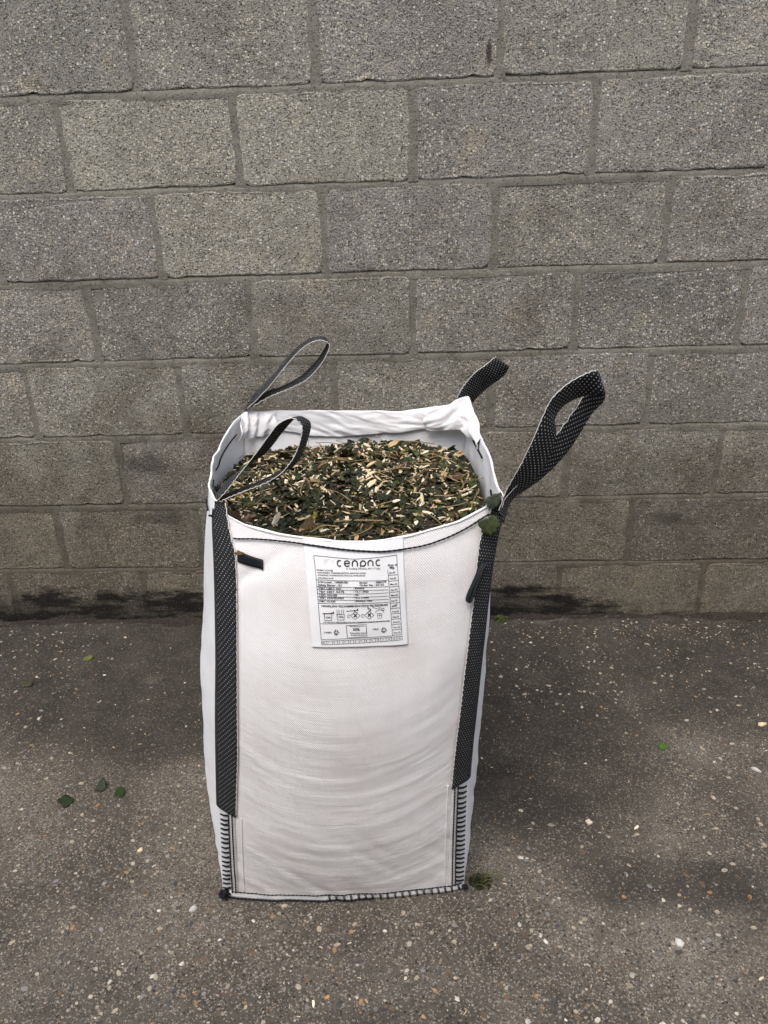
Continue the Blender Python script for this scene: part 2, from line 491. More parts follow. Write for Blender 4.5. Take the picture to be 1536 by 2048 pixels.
SIDES = {
    'front': (FLc, FRc, [(0, .845), (.05, .826), (.12, .816), (.25, .808), (.45, .802), (.55, .802), (.70, .808), (.85, .822), (.94, .84), (1, .852)],
              [(0, .018), (.05, .029), (.2, .047), (.45, .058), (.7, .055), (.86, .05)]),
    'right': (FRc, BRc, [(0, .852), (.1, .842), (.3, .834), (.6, .836), (.85, .842), (1, .868)],
              [(0, .02), (.06, .035), (.2, .052), (.4, .052), (.6, .04), (.75, .016), (.86, .004)]),
    'back': (BRc, BLc, [(0, .868), (.12, .856), (.3, .846), (.6, .851), (.85, .854), (1, .853)],
             [(0, .02), (.3, .05), (.6, .04), (.8, .008), (.9, .0)]),
    'left': (BLc, FLc, [(0, .853), (.15, .842), (.4, .832), (.75, .834), (.92, .842), (1, .845)],
             [(0, .015), (.06, .042), (.25, .064), (.45, .062), (.6, .054), (.75, .046), (.86, .036)]),
}
def crv(x, tabl):
    x = np.asarray(x, float); xs = [a for a, b in tabl]; ys = [b for a, b in tabl]
    w = .5 * np.interp(x, xs, ys) + .25 * np.interp(x - .03, xs, ys) + .25 * np.interp(x + .03, xs, ys)
    return w
def rim(side, s): return np.interp(s, *zip(*SIDES[side][2]))
def wrinkle(side, s, z):
    seed = {'front': 1, 'right': 5, 'back': 9, 'left': 13}[side]
    q = z - .40 * (s - .5) ** 2
    w = .0015 * fbm(s * 1.6, q * 9, seed, 2)
    low = np.clip((.66 - z) / .25, .12, .85)
    w = w + .0007 * low * fbm(s * 2.8 + 3, q * 52, seed + 2, 3)
    # pull lines running from the corners
    w = w + .0018 * np.clip(1 - z / .3, 0, 1) * vn(s * 3, (z + .5 * s) * 40, seed + 6)
    if side != 'front':
        w = w * 1.6 + .004 * np.clip((z - .72) / .1, 0, 1) * fbm(s * 7, z * 10, seed + 4, 2)
    if side == 'front':
        w = w + .0042 * np.clip((z - .40) / .2, 0, 1) * vn(s * 4.2 + z * 5.5, z * 6 - s * 1.5, 91)
        g = (z - .735) - .30 * (s - .12)                       # crease running down from the left strap
        w = w - .0035 * np.exp(-(g / .012) ** 2) * np.clip((s - .06) / .05, 0, 1) * np.clip((.36 - s) / .2, 0, 1)
        w = w + .0050 * np.exp(-((s - .86) / .07) ** 2) * np.exp(-((z - .60) / .10) ** 2)
    edge = np.clip(s / .07, 0, 1) * np.clip((1 - s) / .07, 0, 1)
    return w * edge * edge * (3 - 2 * edge)
def surf(side, s, z, wr=True):
    """point on a side at s (0..1 between its corners, seen from outside left to right) and height z"""
    s = np.asarray(s, float); z = np.asarray(z, float)
    s, z = np.broadcast_arrays(s, z)
    A, B, _, amp = SIDES[side]
    a = tab(z, A); b = tab(z, B)
    d = b - a; L = np.linalg.norm(d, axis=-1, keepdims=True)
    nrm = np.stack([d[..., 1], -d[..., 0]], -1) / L
    sh = np.clip(1 - (2 * s - 1) ** 2, 0, 1) ** .85
    bul = crv(z, amp) * sh
    if wr: bul = bul + wrinkle(side, s, z)
    xy = a + d * s[..., None] + nrm * bul[..., None]
    return np.concatenate([xy, z[..., None]], -1)
def snorm(side, s, z):
    e = 1e-3
    du = surf(side, np.asarray(s) + e, z, False) - surf(side, np.asarray(s) - e, z, False)
    dv = surf(side, s, np.asarray(z) + e, False) - surf(side, s, np.asarray(z) - e, False)
    n = np.cross(du, dv)
    return n / np.linalg.norm(n, axis=-1, keepdims=True)
def on(side, s, z, off=0.):
    s = np.clip(np.asarray(s, float), .001, .999)
    return surf(side, s, z) + snorm(side, s, z) * np.asarray(off, float)[..., None]
# ---END-GEOMETRY---

# ------------------------------------------------------------------ bag materials
def mat_fabric(name, tint, inside=False):
    n = N(name)
    n.b.inputs['Specular IOR Level'].default_value = .35
    uv = n.uv(); k = n.sep(uv)
    fine = n.noise(n.vmath('MULTIPLY', uv, (9., 190., 1.)), 1., 4, .6)
    arc = n.math('SUBTRACT', k[1], n.math('MULTIPLY', n.math('POWER', n.math('SUBTRACT', k[0], .24), 2.), 1.0))
    crease = n.noise(n.comb(n.math('MULTIPLY', k[0], 7.), n.math('MULTIPLY', arc, 130.), 3.), 1., 5, .68)
    blot = n.noise(uv, 9, 4, .6)
    wx = n.math('SINE', n.math('MULTIPLY', k[0], 2 * math.pi / .0042))
    wy = n.math('SINE', n.math('MULTIPLY', k[1], 2 * math.pi / .0042))
    weave = n.math('MULTIPLY', wx, wy)
    col = n.ramp(blot, [(.3, tuple(c * d for c, d in zip(tint, (.90, .865, .86)))), (.55, tuple(c * .96 for c in tint)), (.7, tint)])
    col = n.mix(n.math('MULTIPLY', n.sstep(weave, .1, .9), .16), col, (.50, .50, .52))
    vert = n.noise(n.vmath('MULTIPLY', uv, (150., 5., 1.)), 1., 3, .6)
    col = n.mix(n.math('MULTIPLY', n.sstep(vert, .52, .72), .14), col, (.60, .60, .62))
    dust = n.math('MULTIPLY', n.math('MULTIPLY', n.sstep(n.noise(uv, 6, 5, .7), .5, .75), n.sstep(k[1], .30, .0)), .45)
    col = n.mix(dust, col, (.42, .36, .29))
    spk = n.noise(uv, 420, 2, .5)
    col = n.mix(n.math('MULTIPLY', n.math('GREATER_THAN', spk, .78), .5), col, (.25, .22, .18))
    h = n.math('ADD', n.math('ADD', n.math('MULTIPLY', crease, 1.), n.math('MULTIPLY', fine, .35)), n.math('MULTIPLY', vert, .12))
    h = n.math('MULTIPLY', h, n.math('ADD', .25, n.math('MULTIPLY', n.sstep(n.noise(uv, 7, 3, .6), .38, .66), .85)))
    crk = n.noise(uv, 34, 5, .62, 1.2)
    h = n.math('ADD', h, n.math('MULTIPLY', crk, .55))
    h = n.math('MULTIPLY', h, n.math('ADD', .22, n.math('MULTIPLY', n.sstep(k[1], .70, .40), .48)))
    b1 = n.bump(h, .0040, .75)
    b2 = n.bump(weave, .0006, .6, b1)
    n.b.inputs['Subsurface Weight'].default_value = 0.0
    return n.out(col, .5, b2)
M_FAB = mat_fabric('woven_white_fabric', (.83, .81, .80))
M_FAB2 = mat_fabric('woven_white_side_fabric', (.83, .83, .83))
M_HEM = mat_fabric('white_hem', (.80, .80, .80))
M_RIM = plain('white_rim', (.78, .78, .78), .55, .3, .06, 60)
M_THREAD = plain('black_thread', (.012, .012, .014), .75, .2)
M_WHITE_THREAD = plain('white_thread', (.72, .70, .67), .7, .2)
M_LABEL = plain('label_film', (.80, .80, .81), .32, .4, .03, 25)
M_INK = plain('black_ink', (.02, .02, .022), .6, .2)
M_INK2 = plain('pale_ink', (.30, .31, .33), .6, .2)
M_TAPE = plain('black_tape', (.006, .0075, .0095), .6, .25, .25, 300)

def mat_webbing(name, r1, r0, lo):
    n = N(name)
    k = n.sep(n.uv())
    a = n.math('DIVIDE', n.math('ADD', n.math('MULTIPLY', k[0], .80), n.math('MULTIPLY', k[1], .60)), .0068)
    row = n.math('FLOOR', a)
    b = n.math('ADD', n.math('DIVIDE', n.math('SUBTRACT', n.math('MULTIPLY', k[1], .80), n.math('MULTIPLY', k[0], .60)), .0056), n.math('MULTIPLY', row, .5))
    fa = n.math('SUBTRACT', n.math('FRACT', a), .5)
    fb = n.math('SUBTRACT', n.math('FRACT', b), .5)
    d = n.math('SQRT', n.math('ADD', n.math('POWER', fa, 2.), n.math('POWER', n.math('MULTIPLY', fb, .85), 2.)))
    nz = n.noise(n.pos(), 260, 2, .5)
    dot = n.sstep(n.math('ADD', d, n.math('MULTIPLY', n.math('SUBTRACT', nz, .5), .16)), r1, r0)
    rib = n.math('SINE', n.math('MULTIPLY', n.math('ADD', k[1], n.math('MULTIPLY', k[0], .6)), 2 * math.pi / .0028))
    col = n.mix(dot, n.ramp(nz, [(.3, (.006, .0065, .008)), (.7, (.013, .014, .016))]), n.mix(n.noise(n.pos(), 90, 2, .6), (lo, lo, lo), (.70, .69, .67)))
    return n.out(col, .72, n.bump(n.math('ADD', n.math('MULTIPLY', rib, .3), dot), .0008, .8))
M_WEB = mat_webbing('black_webbing_with_white_flecks', .165, .085, .10)
M_WEB2 = mat_webbing('black_webbing_with_bold_flecks', .20, .12, .30)

# ------------------------------------------------------------------ the bag
bag = thing('bulk_bag', (-.16, -.80, 0), 'open white woven bulk bag with black corner straps, filled with wood chippings', 'bag')

def panel(name, side, nu, nv, mat, label=None):
    s = np.linspace(0, 1, nu); t = np.linspace(0, 1, nv)
    S, T = np.meshgrid(s, t)
    Z = .004 + (rim(side, S) - .004) * T
    P = surf(side, S, Z).reshape(-1, 3)
    a, b = SIDES[side][0][0], SIDES[side][1][0]
    L = math.hypot(a[1] - b[1], a[2] - b[2])
    UV = np.stack([S * L, Z], -1).reshape(-1, 2)
    o = put(name, mesh(name, P, grid_faces(nu, nv), mat, True, UV), bag)
    md = o.modifiers.new('thickness', 'SOLIDIFY'); md.thickness = .0016; md.offset = -1.0
    if label: o['label'] = label
    return o
front = panel('front_panel', 'front', 150, 230, M_FAB, 'white front panel with a printed label')
panel('side_panel', 'left', 90, 130, M_FAB2)
panel('side_panel', 'right', 90, 130, M_FAB2)
panel('back_panel', 'back', 80, 110, M_FAB2)
# base
ring = []
for sd_ in ('front', 'right', 'back', 'left'):
    for k in range(24): ring.append(surf(sd_, k / 24, .004))
put('base', mesh('base', ring, [tuple(range(len(ring)))[::-1]], M_FAB2), bag)

# rolled hem: a soft bead along every rim, and the deep fold of the back panel
def bead(side, r0, nseg=70, s0=.0, s1=1.):
    pth = []; rad = []
    for k in range(nseg):
        s = s0 + (s1 - s0) * k / (nseg - 1)
        pt = surf(side, s, float(rim(side, s)))
        pth.append(pt); rad.append(r0 * (1 + .35 * float(vn(s * 14, 2, 21))))
    return tube(pth, rad, 8)
for side in ('front', 'left', 'right', 'back'):
    V, F = bead(side, .0021)
    put('rim_hem', mesh('rim_hem', V, F, M_RIM, True), bag)

nu, nv = 120, 22
S, T = np.meshgrid(np.linspace(.03, .985, nu), np.linspace(0, 1, nv))
drop = .052 + .010 * vn(S * 5, 0 * S, 31) + .006 * vn(S * 13, 0 * S, 32)
Z = rim('back', S) + .002 - drop * T
P = surf('back', S, Z)
nr = snorm('back', np.clip(S, .01, .99), np.minimum(Z, .84))
offs = .003 + .005 * np.sin(np.pi * np.clip(T, 0, 1) * .75) + .0022 * fbm(S * 11 + T * 2.5, T * 3.0, 33, 4) + .0016 * vn(S * 34 + T * 9, T * 5, 37)
P = P - nr * offs[..., None]
UV = np.stack([S * .5, Z], -1).reshape(-1, 2)
o = put('folded_hem', mesh('folded_hem', P.reshape(-1, 3), grid_faces(nu, nv), M_HEM, True, UV), bag)
o.modifiers.new('thickness', 'SOLIDIFY').thickness = .002

# crumpled cloth drawn up to the rear right strap
nu, nv = 44, 40
U_, V_ = np.meshgrid(np.linspace(0, 1, nu), np.linspace(0, 1, nv))
top = catmull([(.030, -.478, .852), (.050, -.482, .859), (.080, -.487, .868), (.104, -.484, .882), (.124, -.474, .880), (.136, -.500, .862), (.139, -.56, .848), (.140, -.63, .838)], nu)
low = catmull([(.028, -.486, .812), (.048, -.490, .808), (.070, -.497, .812), (.092, -.505, .816), (.108, -.520, .815), (.120, -.550, .812), (.128, -.585, .812), (.133, -.635, .814)], nu)
G = top[None] * (1 - V_[..., None]) + low[None] * V_[..., None]
fold = .006 * np.sin((U_ * 3.2 + V_ * 1.1) * 2 * np.pi) * (1 - .5 * V_) * np.sin(np.pi * np.clip(U_, 0, 1)) ** .5 + .004 * fbm(U_ * 6 + V_ * 2, V_ * 3, 41, 3)
G[..., 0] -= fold * .7 + .006 * np.sin(np.pi * V_); G[..., 1] -= fold * .7 + .008 * np.sin(np.pi * V_)
o = put('gathered_corner', mesh('gathered_corner', G.reshape(-1, 3), grid_faces(nu, nv), M_HEM, True, np.stack([U_ * .15, V_ * .05], -1).reshape(-1, 2)), bag)
o['label'] = 'crumpled white cloth drawn up to the rear right strap'
o.modifiers.new('thickness', 'SOLIDIFY').thickness = .0016

nu, nv = 40, 36
U_, V_ = np.meshgrid(np.linspace(0, 1, nu), np.linspace(0, 1, nv))
top = catmull([(-.392, -.510, .846), (-.389, -.486, .852), (-.381, -.470, .858), (-.366, -.466, .858), (-.346, -.467, .855), (-.318, -.468, .853)], nu)
low = catmull([(-.394, -.528, .806), (-.386, -.500, .803), (-.374, -.486, .801), (-.358, -.481, .801), (-.340, -.480, .804), (-.318, -.478, .808)], nu)
G = top[None] * (1 - V_[..., None]) + low[None] * V_[..., None]
fold = .0045 * np.sin((U_ * 3.6 + V_ * .9) * 2 * np.pi) * np.sin(np.pi * U_) ** .6 + .003 * fbm(U_ * 6 + V_ * 2, V_ * 3, 47, 3)
G[..., 0] += fold * .7 + .005 * np.sin(np.pi * V_); G[..., 1] -= fold * .7 + .006 * np.sin(np.pi * V_)
o = put('gathered_corner', mesh('gathered_corner', G.reshape(-1, 3), grid_faces(nu, nv), M_HEM, True, np.stack([U_ * .12, V_ * .05], -1).reshape(-1, 2)), bag)
o['label'] = 'bunched white cloth in the rear left corner'
o.modifiers.new('thickness', 'SOLIDIFY').thickness = .0016

# ------------------------------------------------------------------ webbing ribbons
def ribbon(A, B, n=90, across=7, thick=.0022, vbase=0., camber=.0):
    """strap between two edge curves; returns verts, faces, uv and the two edge paths"""
    A = catmull(A, n); B = catmull(B, n)
    mid = (A + B) / 2
    tl = np.gradient(mid, axis=0); wv = B - A
    nn = np.cross(tl, wv); nn /= np.linalg.norm(nn, axis=1, keepdims=True) + 1e-9
    ln = np.concatenate([[0], np.cumsum(np.linalg.norm(np.diff(mid, axis=0), axis=1))])
    V, UV = [], []
    for sgn in (1, -1):
        for i in range(n):
            for k in range(across):
                f = k / (across - 1)
                th = thick * (.5 if 0 < k < across - 1 else .22)
                cm = camber * (1 - (2 * f - 1) ** 2)
                V.append(A[i] + wv[i] * f + nn[i] * (sgn * th + cm)); UV.append((f * .045, ln[i] + vbase))
    F = []
    N0 = n * across
    for i in range(n - 1):
        for k in range(across - 1):
            a = i * across + k
            F.append((a, a + 1, a + 1 + across, a + across))
            F.append((N0 + a, N0 + a + across, N0 + a + across + 1, N0 + a + 1))
        for k in (0, across - 1):
            a = i * across + k
            F.append((a, a + across, N0 + a + across, N0 + a) if k == 0 else (a, N0 + a, N0 + a + across, a + across))
    for i in (0, n - 1):
        a = i * across
        F.append(tuple(range(a, a + across)) + tuple(range(N0 + a + across - 1, N0 + a - 1, -1)))
    return V, F, UV, A, B

def wavy(path, amp=.0007, step=.004):
    Q = catmull(path, max(8, len(path) * 2))
    d = np.concatenate([[0], np.cumsum(np.linalg.norm(np.diff(Q, axis=0), axis=1))])
    w = np.sin(d / step * 2 * np.pi * .5)
    Q = Q + np.stack([w * amp, 0 * w, np.cos(d / step * 3.1) * amp], -1)
    return Q

def loop(rows, label, edges='A', n=110, web=None):
    rows = np.array(rows)
    V, F, UV, A, B = ribbon(rows[:, :3], rows[:, 3:], n)
    o = put('lifting_loop', mesh('lifting_loop', V, F, web or M_WEB, True, UV), bag)
    o['label'] = label
    for e, pth in (('A', A), ('B', B)):
        if e in edges:
            tv, tf = tube(wavy(pth[::2]), .00062, 5)
            put('edge_thread', mesh('edge_thread', tv, tf, M_WHITE_THREAD, True), o)
    return o
LOOP_BL = [ (-0.377, -0.485, 0.8688, -0.3939, -0.4429, 0.8509), (-0.3303, -0.485, 0.911, -0.3658, -0.455, 0.8921), (-0.2837, -0.485, 0.9618, -0.3105, -0.4481, 0.9436), (-0.2423, -0.485, 1.002, -0.2689, -0.4477, 0.9881), (-0.2096, -0.485, 1.0187, -0.2305, -0.4451, 1.0147), (-0.1897, -0.485, 1.0169, -0.2002, -0.4436, 1.0187), (-0.181, -0.485, 1.0055, -0.1894, -0.4434, 1.0069), (-0.1948, -0.485, 0.9768, -0.2097, -0.4436, 0.974), (-0.2143, -0.485, 0.953, -0.2292, -0.4444, 0.9538), (-0.2416, -0.485, 0.9298, -0.2599, -0.4447, 0.9282), (-0.2817, -0.485, 0.9118, -0.3012, -0.4444, 0.9078), (-0.322, -0.485, 0.8962, -0.3408, -0.4446, 0.8953), (-0.3667, -0.485, 0.8733, -0.3826, -0.4425, 0.863) ]
LOOP_FL = [ (-0.3388, -0.955, 0.8471, -0.3561, -0.9128, 0.8354), (-0.3177, -0.955, 0.8686, -0.3381, -0.9134, 0.8579), (-0.2976, -0.955, 0.8929, -0.315, -0.9125, 0.8783), (-0.278, -0.955, 0.9147, -0.2842, -0.9122, 0.8985), (-0.2565, -0.955, 0.9402, -0.2577, -0.9139, 0.9151), (-0.2394, -0.955, 0.9614, -0.2381, -0.9145, 0.9364), (-0.2207, -0.955, 0.9822, -0.2218, -0.9144, 0.9561), (-0.1987, -0.955, 0.9913, -0.1961, -0.9131, 0.9799), (-0.1865, -0.955, 0.9833, -0.1791, -0.9144, 0.9756), (-0.1826, -0.955, 0.9736, -0.1741, -0.9148, 0.9661), (-0.1869, -0.955, 0.9544, -0.1782, -0.9152, 0.9484), (-0.1974, -0.955, 0.929, -0.1915, -0.9138, 0.9158), (-0.2103, -0.955, 0.9103, -0.2113, -0.9127, 0.8899), (-0.2269, -0.955, 0.8934, -0.2378, -0.9122, 0.8798), (-0.2513, -0.955, 0.8786, -0.2655, -0.9128, 0.8679), (-0.2793, -0.955, 0.8678, -0.2948, -0.9125, 0.8545), (-0.3075, -0.955, 0.8569, -0.3237, -0.9128, 0.8455), (-0.3341, -0.955, 0.8459, -0.3493, -0.9126, 0.8341) ]
LOOP_FR = [ (0.1375, -0.994, 0.836, 0.1480, -0.976, 0.806), (0.1471, -0.985, 0.862, 0.1605, -0.9438, 0.8342), (0.1554, -0.99, 0.8838, 0.1785, -0.9535, 0.8539), (0.1638, -1., 0.9083, 0.1986, -0.9716, 0.8847), (0.1745, -1.005, 0.9347, 0.2127, -0.98, 0.9154), (0.1884, -1.01, 0.9733, 0.2248, -0.9827, 0.9521), (0.2006, -1.01, 1.0091, 0.2246, -0.9832, 0.9721), (0.2059, -1.01, 1.0215, 0.2235, -0.9756, 0.9871), (0.2132, -1.01, 1.0337, 0.2336, -0.9731, 1.0045), (0.2328, -1.005, 1.0503, 0.2517, -0.9712, 1.0164), (0.2548, -1., 1.0616, 0.2716, -0.972, 1.0225), (0.2751, -0.995, 1.0679, 0.294, -0.9797, 1.0263), (0.285, -0.98, 1.0609, 0.3039, -0.9547, 1.0211), (0.2889, -0.965, 1.0424, 0.3071, -0.9389, 1.0024), (0.2721, -0.96, 1.0223, 0.291, -0.9353, 0.9818), (0.2545, -0.96, 0.9925, 0.2762, -0.9352, 0.9528), (0.2381, -0.962, 0.967, 0.2635, -0.9367, 0.9294), (0.2221, -0.965, 0.9438, 0.2427, -0.9414, 0.9025), (0.2015, -0.97, 0.9165, 0.2179, -0.9417, 0.8747), (0.1786, -0.975, 0.8865, 0.1931, -0.9373, 0.8516), (0.1521, -0.98, 0.8574, 0.1657, -0.9386, 0.8306), (0.1395, -0.990, 0.832, 0.1490, -0.972, 0.803) ]
LOOP_BR = [ (0.0984, -0.47, 0.878, 0.1206, -0.4415, 0.8442), (0.1071, -0.47, 0.8961, 0.1275, -0.4399, 0.8624), (0.1216, -0.47, 0.9169, 0.1422, -0.4397, 0.8838), (0.1404, -0.47, 0.9373, 0.1613, -0.4395, 0.9048), (0.1606, -0.468, 0.9511, 0.1845, -0.4423, 0.9171), (0.1814, -0.46, 0.9655, 0.214, -0.4376, 0.9385), (0.1849, -0.445, 0.9569, 0.2168, -0.422, 0.9291), (0.1754, -0.44, 0.9364, 0.2072, -0.4142, 0.9108), (0.1579, -0.44, 0.9202, 0.1854, -0.41, 0.8932), (0.1374, -0.44, 0.9009, 0.1647, -0.4083, 0.8761), (0.1164, -0.445, 0.8751, 0.1375, -0.4095, 0.8486) ]
loop(LOOP_BL, 'narrow rear left loop standing upright with white edge threads', 'A')
loop(LOOP_FL, 'front left loop bent over the chippings', 'A')
loop(LOOP_FR, 'largest loop, twisted open above the front right corner', 'A', web=M_WEB2)
loop(LOOP_BR, 'short rear right loop poking out of the gathered cloth', 'A', web=M_WEB2)

# webbing sewn down the two front corners
def corner_strap(side_sign):
    n = 80
    if side_sign < 0:
        zs = np.linspace(.846, .246, n); so = np.full(n, .002)
        si = np.interp(zs, [.24, .40, .60, .77, .80, .846], [.073, .086, .083, .085, .068, .045])
        zi = zs - np.linspace(0, .010, n)
    else:
        zs = np.linspace(.846, .296, n); so = np.full(n, .998)
        si = np.interp(zs, [.29, .54, .69, .79, .82, .846], [.930, .938, .944, .936, .945, .965])
        zi = zs - np.linspace(0, .006, n)
    A = on('front', so, zs, .003); B = on('front', si, zi, .0035)
    mid_s = (so + si) / 2
    if side_sign > 0: A, B = B, A
    V, F, UV, a, b = ribbon(A, B, 120, 7, .0026, 0, .0)
    # lift the middle so that the strap lies over the round of the corner
    o = put('corner_strap', mesh('corner_strap', V, F, M_WEB, True, UV), bag)
    o['label'] = 'webbing sewn down the front left corner' if side_sign < 0 else 'webbing sewn down the front right corner'
    inner = b if side_sign < 0 else a
    tv, tf = tube(wavy(inner[::2]), .0008, 5)
    put('edge_thread', mesh('edge_thread', tv, tf, M_WHITE_THREAD, True), o)
    # the strap turns round the corner on to the side panel
    other, sc = ('left', .985) if side_sign < 0 else ('right', .015)
    zz = np.linspace(.83, zs[-1], 60)
    A2 = on('front', np.full(60, .002 if side_sign < 0 else .998), zz, .0028); B2 = on(other, np.full(60, sc), zz, .0024)
    if side_sign < 0: A2, B2 = B2, A2
    V, F, UV, a, b = ribbon(A2, B2, 60, 4, .0024)
    put('strap_return', mesh('strap_return', V, F, M_WEB, True, UV), o)
corner_strap(-1); corner_strap(1)

# ------------------------------------------------------------------ stitching
def stitch_line(pts, r, name='stitching', lump=.25, parent=bag, n=None, mat=None):
    Q = catmull(pts, n or max(12, len(pts) * 10))
    L = np.concatenate([[0], np.cumsum(np.linalg.norm(np.diff(Q, axis=0), axis=1))])
    rad = [r * (1 + lump * math.sin(l / .0042 * math.pi)) for l in L]
    tv, tf = tube(Q, rad, 6)
    return put(name, mesh(name, tv, tf, mat or M_THREAD, True), parent)
hs_s = np.array([.082, .16, .25, .36, .478, .615, .75, .84, .91, .952]); hs_z = np.array([.792, .797, .7985, .7955, .7905, .787, .7905, .802, .8185, .832])
ss = np.linspace(.082, .952, 160); zz = np.interp(ss, hs_s, hs_z)
zz = np.convolve(np.pad(zz, 6, mode='edge'), np.ones(13) / 13, 'valid')
stitch_line(on('front', ss, zz, .0044), .00150, 'hem_stitching', .18, n=320)
# black dashes of the hem seen inside the two sides
def dash(side, s0, s1, dz, r=.0014, off=-.004):
    s = np.linspace(s0, s1, 14)
    stitch_line(on(side, s, rim(side, s) - dz, off), r, 'hem_stitching', .3)
dash('left', .08, .44, .030); dash('left', .60, .68, .022); dash('left', .80, .93, .026, .0016, .004)
dash('right', .20, .30, .03, .0018); dash('right', .60, .86, .026, .0018); dash('right', .90, .97, .02, .0022)
# blanket stitches up the corner seams below the straps, two rows of lock stitch beside them
def seam(sgn, ztop, s_edge, s_in, s_l1, s_l2):
    parts = []
    z = .022
    r_ = random.Random(5 if sgn < 0 else 6)
    while z < ztop - .006:
        dz = .0025 + .0012 * r_.random()
        for q in (0, dz):
            a = on('front', s_edge, z + q * .3, .0012); b = on('front', s_in, z + q + .004 + .0015 * r_.random(), .0030)
            m_ = on('front', (s_edge + s_in) / 2, z + q * .7 + .002, .0032)
            parts.append(tube([a, m_, b], .00125, 5))
        z += .0128 + .002 * (r_.random() - .5)
    zs = np.linspace(.010, ztop + .004, 50)
    fa, fb = on('front', np.full(50, s_edge), zs, .0006), on('front', np.full(50, s_l2 + (.012 if sgn < 0 else -.012)), zs, .0012)
    if sgn > 0: fa, fb = fb, fa
    fv, ff, fu, _, _ = ribbon(fa, fb, 60, 6, .0014)
    put('seam_flange', mesh('seam_flange', fv, ff, M_HEM, True, fu), bag)
    V, F = join(parts)
    o = put('blanket_stitching', mesh('blanket_stitching', V, F, M_THREAD, True), bag); o['kind'] = 'stuff'
    for s_ in (s_l1, s_l2):
        zs = np.linspace(.014, ztop, 40)
        stitch_line(on('front', s_ + .003 * vn(zs * 14, 0 * zs, 50), zs, .0030), .00125, 'lock_stitching', .3, n=140)
seam(-1, .246, .003, .036, .040, .055)
seam(1, .296, .997, .962, .958, .945)
# faint fold line of the corner reinforcement
zs = np.linspace(.02, .235, 30)
stitch_line(on('front', .092 + .004 * vn(zs * 9, 0 * zs, 3), zs, .0006), .0012, 'reinforcement_edge', .1, n=60, mat=M_RIM)
zs = np.linspace(.02, .30, 30)
stitch_line(on('front', .915 + .004 * vn(zs * 9, 0 * zs, 8), zs, .0006), .0012, 'reinforcement_edge', .1, n=60, mat=M_RIM)
# bottom seam: white flange with black stitches
ss = np.linspace(.03, .99, 90)
A = on('front', ss, np.full(90, .017), .0012); B = on('front', ss, np.full(90, .0024), .0045)
V, F, UV, _, _ = ribbon(A, B, 120, 4, .0016)
put('bottom_flange', mesh('bottom_flange', V, F, M_HEM, True, UV), bag)
stitch_line(on('front', np.linspace(.04, .99, 40), .0185 + .0015 * vn(np.linspace(0, 9, 40), np.zeros(40), 4), .0035), .0011, 'lock_stitching', .3, n=200)
stitch_line(on('front', np.linspace(.03, .62, 40), np.full(40, .0030), .0062), .0016, 'lock_stitching', .3, n=160)
parts = []; s = .44; r_ = random.Random(8)
while s < .985:
    for q in (0, .006):
        a = on('front', s + q, .0160, .0032); b = on('front', s + q * .5 + .006, .0034, .0066)
        parts.append(tube([a, (a + b) / 2 + np.array([0, -.001, .0005]), b], .0009, 5))
    s += .030 + r_.uniform(-.003, .003)
V, F = join(parts)
put('blanket_stitching', mesh('blanket_stitching', V, F, M_THREAD, True), bag)['kind'] = 'stuff'
# tangle of thread on the front left bottom corner, a small one on the right
def tangle(c, r, turns, seed, name):
    rs = np.random.RandomState(seed); pts = []
    v = rs.normal(size=3)
    for k in range(turns):
        v = v * .45 + rs.normal(size=3); d = v / np.linalg.norm(v)
        pts.append(np.array(c) + d * r * np.array([1.0, .85, .85]) * rs.uniform(.65, 1.05))
    Q = catmull(pts, turns * 6); Q[:, 2] = np.maximum(Q[:, 2], .002)
    tv, tf = tube(Q, .0014, 5)
    put(name, mesh(name, tv, tf, M_THREAD, True), bag)
tangle((-.405, -1.058, .013), .0135, 60, 3, 'thread_knot')
tangle((.088, -1.04, .012), .007, 26, 4, 'thread_knot')
tangle((-.147, -.497, .786), .010, 22, 9, 'thread_knot')
tangle((-.349, -.957, .822), .007, 16, 12, 'thread_knot')

# closing tapes
s = np.linspace(.092, .187, 12)
A = on('front', s, .776 - .010 * (s - .09) / .095, .0042 + .002 * np.sin(s * 60)); B = on('front', s + .001, .7575 - .008 * (s - .09) / .095, .0036)
V, F, UV, _, _ = ribbon(A, B, 30, 5, .0018)
o = put('closing_tape', mesh('closing_tape', V, F, M_TAPE, True, UV), bag); o['label'] = 'short black tape lying flat beside the front left strap'
tp = [(.955, .752, .002), (.942, .742, .005), (.930, .728, .008), (.913, .706, .008), (.908, .694, .008), (.914, .692, .010), (.924, .708, .012), (.936, .728, .010), (.948, .742, .007), (.962, .752, .004)]
A = [on('front', a_, z_, o_) for a_, z_, o_ in tp]
B = [on('front', a_ + .006, z_ - .002, o_ + .007) for a_, z_, o_ in tp]
V, F, UV, _, _ = ribbon(A, B, 60, 5, .0016)
o = put('closing_tape', mesh('closing_tape', V, F, M_TAPE, True, UV), bag); o['label'] = 'black tape hanging beside the front right strap'

